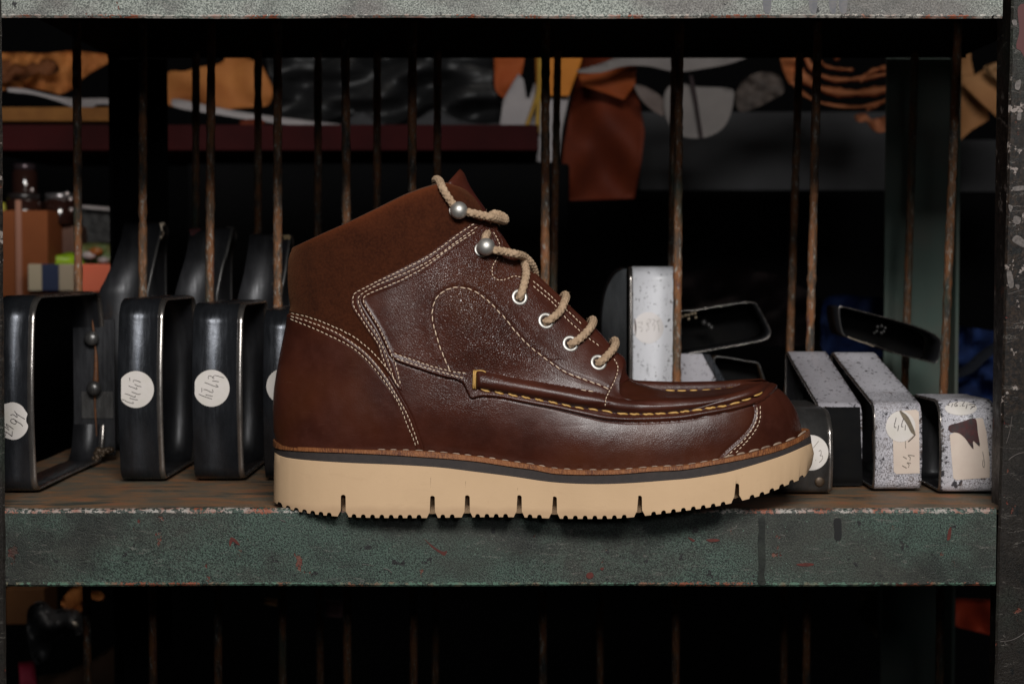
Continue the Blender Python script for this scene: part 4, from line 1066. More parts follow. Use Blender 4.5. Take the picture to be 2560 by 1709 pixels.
d1, c1 = die('cutting_die', 'black loop die with a sticker 46 47, beside the left post', loopdie(-8, 86, .050, zat(740, .05), 0.0006, .235, .016, .010, .0045), MAT['die_black'])
s = decal(c1, [(2,1015),(8,1011),(20,1007),(33,1005),(45,1008),(57,1016),(65,1028),(69,1034),(66,1044),(66,1054),(70,1062),(69,1072),(62,1084),(52,1093),(40,1098),(28,1098),(14,1093),(3,1087),(2,1060),(2,1035)], MAT['paper'], 'sticker', d1)
strokes(c1, win([[(350,615),(430,590),(575,685),(540,570)],[(480,480),(540,560),(820,745)],[(745,975),(700,910),(560,820),(450,740),(380,750),(345,800),(390,860),(500,900),(545,860),(500,790)],[(90,1020),(150,990),(230,1040),(310,1100)],[(200,900),(230,970),(300,1020)],[(215,900),(330,980),(450,1070)],[(80,1110),(210,1160),(400,1300)],[(410,1130),(400,1300)],[(210,1170),(180,1300)]], 0, 990, 13.07), .85, MAT['ink'], 'writing', s)
d2, c2 = die('cutting_die', 'shiny black loop die with a round sticker 4445', loopdie(297, 408, .107, zat(746, .107), 0.0006, .235, .014, .010, .0052), MAT['die_black'])
s = decal(c2, circ(340, 973, 45, 46, 303), MAT['paper'], 'sticker', d2)
strokes(c2, win([[(485,400),(500,530)],[(620,560),(620,510),(700,500),(890,570)],[(670,640),(780,700),(905,725)],[(455,700),(640,770),(760,815),(730,750)],[(560,910),(700,960),(800,1000),(885,980)],[(320,970),(450,1010),(640,1090),(700,1090),(680,1040)],[(490,1130),(620,1170),(780,1195)],[(200,1190),(280,1190),(400,1260),(560,1310),(630,1320),(600,1260)]], 290, 915, 14.25), .8, MAT['ink'], 'writing', s)
d3, c3 = die('cutting_die', 'shiny black loop die with a round sticker reading 42 43', loopdie(482, 607, .110, zat(758, .11), 0.0006, .238, .014, .010, .0052), MAT['die_black'])
s = decal(c3, circ(529, 970, 45, 46, 487), MAT['paper'], 'sticker', d3)
strokes(c3, win([[(660,450),(660,350),(790,370),(830,440),(870,430)],[(830,400),(870,330),(1000,350),(1215,415)],[(800,520),(1030,550)],[(525,575),(700,640),(850,700),(1010,735),(930,650)],[(425,770),(425,910)],[(480,830),(560,830),(780,930),(830,910),(800,830)],[(320,990),(500,1070),(790,1165)],[(560,1010),(820,1070)]], 475, 915, 14.25), .8, MAT['ink'], 'writing', s)
d4, c4 = die('cutting_die', 'shiny black loop die half hidden behind the boot heel', loopdie(659, 780, .112, zat(774, .112), 0.0006, .238, .014, .010, .0052), MAT['die_black'])
decal(c4, circ(708, 965, 42, 44), MAT['paper'], 'sticker', d4)
for (ob, y_, z_, xx_) in ((d1, .228, .075, 232), (d1, .226, .040, 236)):
    V, Fc = sphere((xat(xx_, y_) , y_ - .004, z_ + .012), .0052, 18, 12, (1, .7, 1)); mk('rivet', V, Fc, MAT['die_grey'], ob)
# a steel plate closing the back of the first die, seen through its opening
boxobj('back_plate', (xat(180, .228), .2295, .004), (xat(284, .228), .2315, .100), MAT['die_dull'], d1, .0004)
boxobj('worn_patch', (xat(200, .228), .2288, .030), (xat(281, .228), .2294, .049), MAT['die_grey'], d1, .0003)
pts = spl(P([231,236,240,240,237,240,243], [800,850,890,940,990,1060,1110], .2275), 40); V, Fc = tube(pts, np.interp(np.linspace(0, 1, 40), [0,.2,.4,.55,.7,1], [.0004,.0012,.0006,.0022,.0010,.0003]), 8); mk('rust_streak', V, Fc, simple('rust_streak', (0.16, 0.06, 0.02), (0.06, 0.025, 0.012), 200, .6), d1)
wb = Buf()
for k in range(26):
    V, Fc = sphere(P(175 + k * 3.5 + random.uniform(-4, 4), 1180 - k * 1.8 + random.uniform(-8, 6), .215), random.uniform(.0007, .0022), 8, 6); wb.add(V, Fc)
for k in range(14):
    V, Fc = sphere(P(240 + k * 3, 1130 - k * .5 + random.uniform(-5, 5), .222), random.uniform(.0012, .0030), 8, 6); wb.add(V, Fc)
wo = wb.out('weld_bead', MAT['die_brown'], d1); tag(wo, kind='stuff')
# rear dies rising behind the rods
def reardie(lab_, rows, yb, mat=MAT['die_dull'], edge_side='R', em='die_grey'):
    """rows: (pxL, pxR, py, Y) going up the front face"""
    pts = []
    for (a_, b_, py_, Y_) in rows:
        q = P(a_, py_, Y_); q2 = P(b_, py_, Y_); pts.append((q[0], q2[0], Y_, q[2]))
    t_ = pts[-1]; f_ = pts[0]
    pts += [(t_[0], t_[1], t_[2] + .012, t_[3] - .0005), (t_[0], t_[1], t_[2] + .018, t_[3] - .006), (f_[0], f_[1], yb, f_[3] + .03), (f_[0], f_[1], yb, .02), (f_[0], f_[1], yb - .01, .0008)]
    pts = [(f_[0], f_[1], f_[2] + .004, .0008), (f_[0], f_[1], f_[2], .006)] + pts
    return die('cutting_die', lab_, pts, mat, edge_side=edge_side, edge_mat=em, group='tall black dies behind the rods', edge_w=.002)
r1, cr1 = reardie('tall black die with a chipped bright corner, flaring at its foot', [(247,372,735,.300),(262,378,700,.302),(280,386,660,.306),(292,394,625,.311),(302,401,595,.316),(308,408,565,.321),(312,411,557,.323)], .37)
decal(cr1, [(403,556),(411,557),(412,563),(408,572),(411,582),(406,596),(401,600),(399,596),(404,580),(401,568),(399,560)], simple('bare_bright_chip', (0.75, 0.62, 0.48), rough=0.4), 'paint_chip', r1)
r2, cr2 = reardie('tall black die rusty along its top, between two others', [(436,545,745,.300),(446,552,700,.302),(458,560,660,.306),(466,570,630,.311),(471,577,600,.316),(474,582,578,.320),(477,584,570,.322)], .37)
decal(cr2, [(474,574),(488,570),(500,571),(504,576),(494,580),(486,588),(477,590)], MAT['darkred'], 'rust_patch', r2)
decal(cr2, [(566,566),(584,567),(585,578),(581,592),(576,586),(579,577),(572,573)], MAT['die_grey'], 'paint_chip', r2)
r3, cr3 = reardie('tall black die close behind the boot heel', [(592,700,760,.300),(600,708,720,.302),(610,716,680,.306),(616,721,640,.311),(621,725,610,.316),(623,727,590,.320),(626,728,585,.321)], .37)
decal(cr3, [(706,588),(722,587),(727,592),(724,600),(717,598),(712,600)], simple('brass_chip', (0.5, 0.36, 0.2), rough=0.4, metal=.6), 'paint_chip', r3)

# white dies on the right
w1, cw1 = die('cutting_die', 'tall white painted die standing behind the boot instep', loopdie(1572, 1692, .300, zat(666, .300), .0006, .40, .010, .012, .003, -.01), MAT['white'], edge_side='L', edge_w=.0030, group='white painted dies')
MAT['flank_gloss'] = steel('glossy_black_inside', (0.075, 0.08, 0.085), 0.35, 0.3)  # glossy black steel of the curved flank plate
s = decal(cw1, circ(1621, 819, 38, 39), MAT['paper_faint'], 'sticker', w1)
strokes(cw1, win([[(380,530),(430,510),(520,515),(480,580)],[(390,650),(450,640),(510,690),(500,770),(460,740)],[(650,440),(730,430),(740,500),(650,560),(690,640),(685,700),(620,730),(650,770)],[(640,500),(665,600)],[(780,430),(860,440),(840,520),(790,590),(860,590),(850,680),(835,750)],[(970,430),(975,490),(910,470),(960,600),(980,780)]], 1560, 760, 11.2), .6, MAT['ink_pale'], 'writing', s, .0004)
decal(cw1, [(x_, y_) for x_, y_ in ((1586,795),(1589,803),(1591,814),(1591,825),(1588,840),(1587,828),(1586,812),(1585,804),(1585,798))], simple('tear_mark', (0.16, 0.13, 0.13), rough=.8), 'tear', s, .0004)
# its left neighbour: dark die whose curved inside faces us
wd_pts = []
for t in np.linspace(0, 1, 10): 
    wd_pts.append((.30 - .0 * t, .137 * (1 - t)))
V = []; rows_ = [(1563,668),(1548,674),(1535,684),(1524,700),(1514,722),(1508,745),(1504,775),(1502,810),(1503,850),(1506,890),(1512,930),(1520,990)]
b = Buf(); dk = thing('cutting_die', 'curved black die flank left of the tall white die', 'cutting die', (xat(1530, .34), .36, 0), 'black dies lying on the shelf')
yy0 = [.302, .318, .332, .344, .354, .361, .366, .368, .368, .366, .362, .356]
Lr = np.array([P(a_, b_, y_) for (a_, b_), y_ in zip(rows_, yy0)]); Rr = Lr.copy(); Rr[:, 0] = xat(1566, .303) + .0; Rr[:, 0] = Lr[:, 0] + np.linspace(.001, .014, len(Lr))
# a band: outer (left) skin and thickness
n_ = len(Lr); q = spl(Lr, 40); q2 = q + np.array([.0, .035, 0]); q3 = q + np.array([.0016, 0, -.0004]); q4 = q3 + np.array([0, .035, 0])
V = np.vstack([q, q2, q4, q3]); n_ = 40
Fc = [(r_ * n_ + i, r_ * n_ + i + 1, ((r_ + 1) % 4) * n_ + i + 1, ((r_ + 1) % 4) * n_ + i) for r_ in range(4) for i in range(n_ - 1)]
mk('band', V, Fc, MAT['die_dull'], dk)
qq = spl([(a_, b_) for a_, b_ in rows_], 40); V = []
for i in range(40):
    f = i / 39
    y_ = np.interp(qq[i][1], [668, 1000], [.3045, .312])
    a = P(qq[i][0] + 3, qq[i][1] + 2, y_ + .045 * math.sin(min(f * 1.6, 1.57))); c = P(1566, max(qq[i][1] + 2, 674), .3035)
    V += [a, c]
Fc = [(2 * i, 2 * i + 1, 2 * i + 3, 2 * i + 2) for i in range(39)]
V = np.array(V); Vb = V + [0, .0016, 0]
Fc = Fc + [tuple(len(V) + k for k in f[::-1]) for f in Fc]
mk('side_plate', np.vstack([V, Vb]), Fc, MAT['flank_gloss'], dk)

w4l = [(-1, 0)]
def slopedie(name, lab_, pxl, pxr, Y, pyshoulder, pyback, yback, mat, bulge, rt, edge_side='L', group='white painted dies', em='edge', ew=.0012, pxbl=None):
    xl, xr = xat(pxl, Y), xat(pxr, Y); zt = zat(pyshoulder, Y + .006); zb_ = zat(pyback, yback); pts = []
    for t in np.linspace(0, 1, 5): pts.append((Y + .01 + (yback - .012 - Y) * (1 - t), .0006))
    for t in np.linspace(0, math.pi / 2, 5)[1:]: pts.append((Y + .006 - .006 * math.sin(t), .0066 - .006 * math.cos(t)))
    h_ = zt - rt - .0066
    for t in np.linspace(0, 1, 7)[1:-1]: pts.append((Y - bulge * math.sin(math.pi * t), .0066 + h_ * t))
    for t in np.linspace(0, math.pi / 2, 6): pts.append((Y + rt - rt * math.cos(t), zt - rt + rt * math.sin(t)))
    for t in np.linspace(0, 1, 6)[1:]: pts.append((Y + rt + (yback - Y - rt) * t, zt + (zb_ - zt) * t))
    pts += [(yback + .004, zb_ - .004), (yback + .004, .03), (yback + .002, .005)]
    return die(name, lab_, [(xl, xr, a_, b_) for a_, b_ in pts], mat, edge_side=edge_side, group=group, edge_mat=em, edge_w=ew)
w3, cw3 = slopedie('cutting_die', 'speckled white die with torn label marked 44, next to last', 2186, 2308, .062, 1003, 880, .205, MAT['white3t'], .0015, .012)
s = decal(cw3, [(2231,1062),(2242,1028),(2290,1024),(2297,1030),(2299,1182),(2240,1184),(2234,1178),(2232,1100)], MAT['paper_warm'], 'label', w3, .0003)
s2 = decal(cw3, circ(2251, 1066, 37, 38), MAT['paper'], 'sticker', w3, .0005)
strokes(cw3, win([[(375,340),(345,480),(375,490)],[(415,455),(400,540)],[(490,350),(455,470),(485,475)],[(520,450),(515,530)]], 2180, 990, 6.275), .85, MAT['ink'], 'writing', s2, .0008)
strokes(cw3, win([[(665,930),(560,920),(600,960),(590,1000)],[(485,940),(540,975)],[(605,1045),(545,1035),(580,1070),(565,1110)],[(470,1080),(540,1120)],[(520,700),(525,810)]], 2180, 990, 6.275), .8, MAT['ink_pale'], 'writing', s, .0007)
decal(cw3, [(2247.7,1026.6),(2258,1032),(2269,1041),(2280,1062),(2288,1085),(2284,1085),(2277,1080),(2270,1066),(2263,1054),(2255,1042)], simple('torn_paper_edge', (0.20, 0.16, 0.11), (0.10, 0.08, 0.06), 300, .8), 'tear', s2, .0009)
strokes(cw3, [[(2288,1085),(2280,1094),(2270,1103)]], 1.2, MAT['ink'], 'tear', s2, .0008)
w4, cw4 = slopedie('cutting_die', 'speckled white die marked 46.47 with torn label, last by the post', 2352, 2494, .050, 1000, 985, .12, MAT['white3'], .0015, .016)
s = decal(cw4, circ(2402, 1021, 40, 17), MAT['paper'], 'sticker', w4, .0003)
strokes(cw4, win([[(265,140),(225,195),(250,195)],[(300,175),(280,220)],[(370,150),(325,190),(340,215),(370,200),(345,190)],[(405,208),(411,212)],[(470,150),(435,205),(470,205)],[(510,185),(490,245)],[(530,190),(630,185),(555,250)],[(560,215),(620,220)]], 2330, 980, 5.806), .85, MAT['ink'], 'writing', s, .0006)
s = decal(cw4, [(2374,1087),(2440,1045),(2457,1045),(2466,1080),(2474,1150),(2474,1193),(2390,1199),(2383,1194)], MAT['paper_warm'], 'label', w4, .0003)
decal(cw4, [(2371,1064),(2400,1055),(2433,1045),(2440,1049),(2444,1080),(2449,1115),(2440,1108),(2432,1101),(2433,1122),(2424,1112),(2412,1095),(2398,1083),(2385,1080),(2378,1081),(2372,1075)], MAT['darkred'], 'tear', s, .0006)
strokes(cw4, [[(2456,1128),(2459,1145),(2461,1160),(2459,1168),(2456,1160),(2457,1148)]], .9, MAT['ink_pale'], 'crease', s, .0005)
w2, cw2 = slopedie('cutting_die', 'die with a scuffed white top, its front blacked out as shade, left of the label 44 die', 2047, 2158, .085, 1004, 878, .215, MAT['white2'], .001, .012, ew=.0012)
# black sheet over its front stands in for the shaded opening
V = decal(cw2, [(2050,1018),(2150,1018),(2156,1212),(2060,1212)], MAT['dark_steel'], 'opening_shade', w2, .0004)
g1, cg1 = die('cutting_die', 'grey steel die with a round sticker ending in 3, touching the toe', loopdie(1940, 2085, .048, zat(1026, .048), .0006, .15, .018, .004, .002), MAT['die_grey'], edge_side='R', edge_w=.003, group='steel cutting dies on the shelf')
g1c = cg1
s = decal(cg1, circ(2027, 1131, 44, 44), MAT['paper'], 'sticker', g1, .0003)
strokes(cg1, win([[(675,490),(570,620)],[(680,690),(715,660),(725,730),(700,770),(750,770),(745,840),(690,900)],[(615,860),(625,862)]], 1960, 1040, 7.84), .7, MAT['ink_pale'], 'writing', s, .0005)
l, nn_ = cg1.hit(2049, 1203)
if l is not None:
    V, Fc = sphere(l, .0031, 16, 10, (1, .35, 1)); mk('rivet', V, Fc, MAT['die_brown'], g1)

# dies lying further back: open trays seen from the side
def trayloop(lab_, outer, depth_y, Y0, mat, rim='edge', rivets=(), name='cutting_die', rimr=1.1):
    """outer: closed px outline of the near rim; the band runs back (away from us) by depth_y"""
    o = spl(outer, n=91, closed=True); A = P(o[:, 0], o[:, 1], Y0); c = A.mean(0)
    B = A + np.array([0, depth_y, 0]); Ai = c + (A - c) * (1 - .0016 / .05); Bi = Ai + np.array([0, depth_y, 0])
    ob = thing(name, lab_, 'cutting die', (float(c[0]), float(Y0 + depth_y / 2), 0.0), 'black dies lying on the shelf'); N = len(A)
    V = np.vstack([A, B, Bi, Ai]); Fc = [(r_ * N + i, r_ * N + (i + 1) % N, ((r_ + 1) % 4) * N + (i + 1) % N, ((r_ + 1) % 4) * N + i) for r_ in range(4) for i in range(N)]
    mk('band', V, Fc, mat, ob)
    V, Fc = tube(A, rimr / F * (1 + Y0), 8, closed=True); mk('cutting_edge', V, Fc, MAT[rim], ob)
    bp = B - np.array([0, .004, 0]); bp = bp.mean(0) + (bp - bp.mean(0)) * .96
    V = np.vstack([bp, bp + [0, .0015, 0]]); mk('web_plate', V, [tuple(range(N)), tuple(range(2 * N - 1, N - 1, -1))] + [(i, i + N, (i + 1) % N + N, (i + 1) % N) for i in range(N)], MAT['dark_steel'], ob, False)
    for (rx_, ry_, rr_) in rivets:
        p = P(rx_, ry_, Y0 + .012); V, Fc = sphere(p, rr_, 12, 8); mk('rivet', V, Fc, MAT['die_grey'], ob)
    return ob
t1 = trayloop('black die with a beaded rim, behind the tall white die', [(1692,785),(1740,775),(1820,762),(1885,756),(1900,775),(1916,805),(1926,830),(1918,845),(1870,858),(1800,870),(1740,880),(1690,884)], .05, .40, MAT['die_dull'], rivets=((1760,806,.0026),(1772,812,.0022),(1778,818,.0024)))
bd = Buf()
for x_, y_ in ((1706,791),(1714,788),(1722,787),(1730,784),(1738,783),(1722,797),(1740,793)):
    V, Fc = sphere(P(x_, y_, .399), .0011, 8, 6); bd.add(V, Fc)
bd.out('weld_beads', simple('weld_beads', (0.5, 0.4, 0.28), rough=.4, metal=.5), t1)
t2 = trayloop('tilted black die with a dotted mark, above the white dies', [(2097,768),(2105,766),(2180,785),(2260,806),(2325,830),(2350,848),(2352,870),(2345,900),(2336,908),(2325,904),(2250,886),(2180,860),(2110,838),(2102,820),(2097,790)], .05, .33, MAT['die_dull'], rim='edge',
              rivets=((2194,817,.0014),(2204,815,.0014),(2213,820,.0013),(2192,828,.0013),(2204,832,.0015),(2210,828,.0011),(2186,832,.0011)))
strokes(Caster(*(lambda o: ([tuple(P(x_, y_, .3285)) for x_, y_ in ((2000,700),(2500,700),(2500,1000),(2000,1000))], [(0, 1, 2, 3)]))(0)), [[(2120,842),(2140,850),(2165,858),(2185,866)]], 1.6, simple('polished_rim', (0.8, 0.66, 0.5), rough=.3, metal=.6), 'polished_rim', t2, 0)
t3 = trayloop('brownish black die peeping over the boot toe', [(1786,895),(1812,893),(1870,903),(1895,908),(1903,925),(1910,950),(1912,990),(1800,990),(1795,940)], .03, .33, MAT['die_brown'], rim='die_grey', rimr=2.0)
# small white die between
w5 = thing('cutting_die', 'low white painted die right of the tall white one', 'cutting die', (xat(1740, .33), .345, 0), 'white painted dies')
V = np.vstack([P([1700, 1755, 1792, 1702], [884, 884, 952, 990], .325), P([1700, 1755, 1792, 1702], [884, 884, 952, 990], .345)])
o_ = mk('band', V, [(0, 1, 2, 3), (7, 6, 5, 4), (0, 4, 5, 1), (1, 5, 6, 2), (2, 6, 7, 3), (3, 7, 4, 0)], MAT['white2'], w5, False)
V = np.vstack([P([1757, 1775, 1815, 1794], [884, 886, 955, 952], .3235), P([1757, 1775, 1815, 1794], [884, 886, 955, 952], .345)])
mk('cutting_edge', V, [(0, 1, 2, 3), (7, 6, 5, 4), (0, 4, 5, 1), (1, 5, 6, 2), (2, 6, 7, 3), (3, 7, 4, 0)], MAT['die_black'], w5, False)
# ================================================================== what stands behind the rack
def tan(name, a, b_, sc=14, rough=.75): return simple(name, a, b_, sc, rough, spec=.2, bump=.25, bscale=160, bdist=.001)
MAT['tan'] = tan('tan_hide', (0.42, 0.165, 0.045), (0.30, 0.095, 0.026))
MAT['tan2'] = tan('pale_tan_hide', (0.36, 0.18, 0.075), (0.27, 0.12, 0.045))
MAT['orange'] = tan('orange_hide', (0.55, 0.20, 0.03), (0.45, 0.15, 0.02))
MAT['rust_hide'] = tan('rust_red_hide', (0.125, 0.021, 0.006), (0.075, 0.013, 0.005))
MAT['pinktan'] = tan('pink_tan_hide', (0.50, 0.20, 0.10), (0.38, 0.13, 0.06))
MAT['whitepaper'] = simple('white_paper', (0.34, 0.31, 0.31), (0.28, 0.26, 0.265), 20, .9)
MAT['greycard'] = simple('grey_card', (0.044, 0.044, 0.047), (0.032, 0.032, 0.034), 10, .9)
MAT['redboard'] = simple('maroon_board', (0.034, 0.0045, 0.005), (0.020, 0.003, 0.0035), 12, .8, spec=.1)
MAT['blackplastic'] = simple('black_plastic', (0.009, 0.0095, 0.010), (0.014, 0.014, 0.015), 9, .5, bump=.4, bscale=22, bdist=.01)
MAT['blue'] = simple('blue_cloth', (0.008, 0.030, 0.13), (0.004, 0.015, 0.07), 14, .9, bump=.5, bscale=30, bdist=.006)
MAT['mauve'] = simple('mauve_cloth', (0.030, 0.018, 0.020), (0.02, 0.014, 0.014), 12, .9)
MAT['wall'] = simple('dark_wall_paint', (0.004, 0.004, 0.0045), rough=.95, spec=.05)
MAT['yellow'] = simple('yellow_strap', (0.40, 0.24, 0.03), (0.3, 0.17, 0.02), 40, .7)

def sheet(name, lab_, cat, outline, Y, mat, wave=.006, wl=120., seed=0, th=.0016, tilt=(0, 0), group=None, step=14, smoothc=True):
    """a loose sheet: photo outline set at its own distance Y, wavy in depth, with thickness"""
    rr = np.random.default_rng(seed + 5)
    o = spl(outline, n=max(24, int(len(outline) * 6)), closed=True) if smoothc else None
    if o is None:
        e = []
        for i in range(len(outline)):
            a, b_ = np.array(outline[i], float), np.array(outline[(i + 1) % len(outline)], float); m_ = max(2, int(np.hypot(*(b_ - a)) / step))
            e += [a + (b_ - a) * k / m_ for k in range(m_)]
        o = np.array(e)
    x0, y0 = o.min(0); x1, y1 = o.max(0)
    gx, gy = np.meshgrid(np.arange(x0 + step, x1, step), np.arange(y0 + step, y1, step)); gx = gx.ravel(); gy = gy.ravel()
    m_ = sdist([tuple(t) for t in o], gx, gy) > 3
    pts = np.vstack([o, np.stack([gx[m_], gy[m_]], 1)]); no = len(o)
    r_ = delaunay_2d_cdt([Vector(p) for p in pts.tolist()], [(i, (i + 1) % no) for i in range(no)], [list(range(no))], 1, 1e-6)
    pp = np.array([tuple(p) for p in r_[0]]); yy = np.zeros(len(pp))
    for k in range(5):
        a = rr.uniform(0, 6.28); f = rr.uniform(.6, 1.7) * 2 * math.pi / wl; yy += np.sin((pp[:, 0] * math.cos(a) + pp[:, 1] * math.sin(a)) * f + rr.uniform(0, 6.28))
    yy = Y + wave * yy / 2.2 + tilt[0] * (pp[:, 0] - pp[:, 0].mean()) / F + tilt[1] * (pp[:, 1] - pp[:, 1].mean()) / F
    A = P(pp[:, 0], pp[:, 1], yy); B = A + [0, th, 0]; n = len(A)
    tri = [tuple(f) for f in r_[2]]
    cnt = {}
    for f in tri:
        for i in range(len(f)):
            e = (f[i], f[(i + 1) % len(f)]); cnt[e] = 1
    rim = [e for e in cnt if (e[1], e[0]) not in cnt]
    Fc = tri + [tuple(n + k for k in f[::-1]) for f in tri] + [(a, b_, b_ + n, a + n) for a, b_ in rim]
    V = np.vstack([A, B]); c = V.mean(0)
    ob = mk(name, V - c, Fc, mat, None, True); ob.location = c
    tag(ob, lab_, cat, group); return ob

def pbox(name, lab_, cat, x0, y0, x1, y1, Y, dep, mat, group=None, bev=.001, parent=None):
    a = P(x0, y1, Y); b_ = P(x1, y0, Y)
    if parent is not None: return boxobj(name, (a[0], Y, a[2]), (b_[0], Y + dep, b_[2]), mat, parent, bev)
    ob = boxobj(name, (a[0], Y, a[2]), (b_[0], Y + dep, b_[2]), mat, None, bev); return tag(ob, lab_, cat, group)

wl = boxobj('wall', (-1.6, 1.75, -1.0), (1.6, 1.80, 1.9), MAT['wall']); tag(wl, kind='structure')
fl = boxobj('floor', (-1.6, -1.9, -1.05), (1.6, 1.8, -1.0), MAT['wall']); tag(fl, kind='structure')

G1 = 'hides lying on the maroon shelf'
# a shelf board with its objects, left and middle
pbox('wooden_shelf', 'long dark maroon shelf board behind the divider rods', 'shelf board', -60, 312, 1346, 376, .86, .30, MAT['redboard'])
pbox('wooden_lath', 'thin orange wooden lath lying on the left of the maroon board', 'lath', -60, 268, 300, 303, .87, .03, tan('orange_wood', (0.20, 0.085, 0.02), (0.13, 0.05, 0.012), 30))
sheet('leather_hide', 'large crumpled tan hide at far upper left', 'hide', [(-40,142),(40,132),(110,134),(180,128),(250,134),(292,140),(270,158),(235,178),(205,198),(180,222),(150,236),(120,228),(80,222),(30,224),(-40,222)], .98, MAT['tan'], .016, 90, 1, group=G1)
sheet('leather_hide', 'dark curled hide fold over the tan one at far left', 'hide', [(-40,160),(20,150),(60,165),(95,150),(130,150),(148,175),(120,190),(95,182),(60,200),(20,205),(-40,200)], .955, tan('brown_hide', (0.17, 0.06, 0.02), (0.10, 0.032, 0.012)), .016, 60, 2, group=G1)
sheet('paper_sheet', 'long white paper strip under the crumpled tan hide', 'paper', [(18,221),(60,222),(120,236),(180,246),(292,248),(300,262),(240,262),(225,278),(190,272),(140,252),(80,236),(20,229)], .935, MAT['whitepaper'], .002, 200, 3)
sheet('leather_hide', 'tan hide with a ragged top edge beside the dark rear post', 'hide', [(420,182),(462,178),(500,168),(545,160),(562,148),(552,130),(580,136),(598,128),(622,146),(650,160),(668,190),(682,225),(672,262),(640,268),(585,272),(560,276),(520,262),(420,262)], .95, MAT['tan'], .006, 140, 4, group=G1)
sheet('paper_sheet', 'slanting paper strip in front of the ragged tan hide', 'paper', [(430,248),(470,252),(540,268),(640,285),(760,300),(868,314),(866,322),(760,316),(640,302),(540,286),(430,266)], .92, MAT['whitepaper'], .001, 300, 5)
sheet('leather_scrap', 'small orange red scrap on the board right of the rear post', 'leather scrap', [(600,302),(650,298),(664,306),(640,314),(602,312)], .90, MAT['rust_hide'], .001, 60, 6)
sheet('plastic_bag', 'crumpled black plastic bag in the middle of the shelf', 'bag', [(668,120),(760,118),(900,116),(1040,116),(1180,116),(1238,120),(1236,200),(1248,260),(1258,300),(1200,306),(1120,292),(1080,260),(1010,300),(960,322),(920,306),(880,282),(820,300),(740,300),(690,280),(676,200)], 1.0, MAT['blackplastic'], .022, 110, 7)
sheet('grey_paper', 'grey paper lying under the black plastic bag', 'paper', [(868,300),(905,280),(940,300),(990,320),(1040,300),(1090,272),(1140,296),(1200,310),(1262,308),(1275,332),(1100,330),(900,326),(868,320)], .975, MAT['greycard'], .003, 140, 8)
sheet('leather_hide', 'rust red strip of hide hanging left of the white cards', 'hide', [(1243,120),(1300,118),(1312,130),(1300,200),(1280,240),(1262,246),(1240,228),(1236,190)], .97, tan('orange_red_hide', (0.36, 0.085, 0.02), (0.26, 0.05, 0.012)), .004, 90, 9, group='hides hanging at the back')
sheet('paper_card', 'white card cut with a notch behind the yellow strap', 'card', [(1246,334),(1258,250),(1280,210),(1296,184),(1310,200),(1316,244),(1324,246),(1334,210),(1352,202),(1352,334)], .955, MAT['whitepaper'], .001, 200, 10, smoothc=False)
sheet('paper_card', 'tall white card between the pair of rods and the hanging hide', 'card', [(1342,236),(1424,238),(1406,320),(1396,405),(1342,404)], .965, MAT['whitepaper'], .001, 300, 11, smoothc=False)
sheet('orange_card', 'bright orange card at the top behind the pair of rods', 'card', [(1338,116),(1462,116),(1452,160),(1440,190),(1422,240),(1340,238)], .95, MAT['orange'], .001, 300, 12, smoothc=False)
yb_ = spl([(1348,118),(1348,180),(1344,230),(1333,270),(1320,305),(1312,335)], 20); V, Fc = tube(P(yb_[:, 0], yb_[:, 1], .93), .0022, 8)
o_ = mk('yellow_strap', V, Fc, MAT['yellow']); tag(o_, 'thin yellow strap curling over the white card', 'strap')
yb_ = spl([(1349,118),(1348,200),(1346,260),(1343,334)], 20); V, Fc = tube(P(yb_[:, 0], yb_[:, 1], .925), .0024, 8)
o_ = mk('yellow_strap', V, Fc, MAT['yellow']); tag(o_, 'straight yellow strap beside the pair of rods', 'strap')
sheet('leather_hide', 'wide rust red hide hanging down behind the boot tongue', 'hide', [(1452,116),(1592,128),(1590,180),(1582,215),(1600,260),(1612,330),(1604,400),(1586,496),(1410,502),(1402,440),(1410,360),(1424,280),(1440,190)], 1.0, MAT['rust_hide'], .02, 260, 13, group='hides hanging at the back', smoothc=False)
sheet('leather_offcut', 'folded upper flap of the hanging rust red hide', 'leather offcut', [(1444,186),(1500,172),(1590,166),(1588,212),(1560,250),(1520,236),(1456,214)], .955, tan('warm_rust_hide', (0.27, 0.06, 0.012), (0.2, 0.04, 0.01)), .004, 200, 14, smoothc=False)
sheet('white_hide', 'pale curved sheet sweeping under the top shelf', 'sheet', [(1440,177),(1500,160),(1560,135),(1600,118),(1900,118),(1888,134),(1830,158),(1760,172),(1690,180),(1620,166),(1560,166),(1500,182),(1445,182)], .90, simple('pale_hide', (0.20, 0.18, 0.17), (0.16, 0.14, 0.135), 12, .8), .004, 200, 15)
sheet('paper_disc', 'white half disc of paper with a dark line across', 'paper', [(1664,226),(1690,208),(1740,216),(1832,224),(1834,250),(1826,288),(1806,322),(1770,342),(1730,346),(1700,338),(1672,310),(1660,270)], .93, simple('dim_paper', (0.19, 0.17, 0.16), (0.15, 0.135, 0.13), 20, .9), .002, 300, 16)
sheet('strap_piece', 'narrow dark strap crossing the white half disc', 'strap', [(1722,188),(1732,188),(1742,240),(1758,345),(1750,345),(1734,250)], .915, MAT['mauve'], .001, 300, 17, smoothc=False)
sheet('brown_scrap', 'muted brown offcut left of the white half disc', 'leather offcut', [(1586,212),(1620,220),(1660,250),(1662,290),(1630,275),(1600,245)], .94, simple('muted_brown', (0.14, 0.11, 0.10), (0.11, 0.08, 0.07), 20, .8), .002, 100, 18)
sheet('brown_scrap', 'muted brown offcuts right of the white half disc', 'leather offcut', [(1838,240),(1860,200),(1900,180),(1950,190),(1960,230),(1930,250),(1890,270),(1850,280)], .97, simple('muted_mauve', (0.085, 0.065, 0.055), (0.05, 0.04, 0.035), 30, .8), .01, 60, 19)
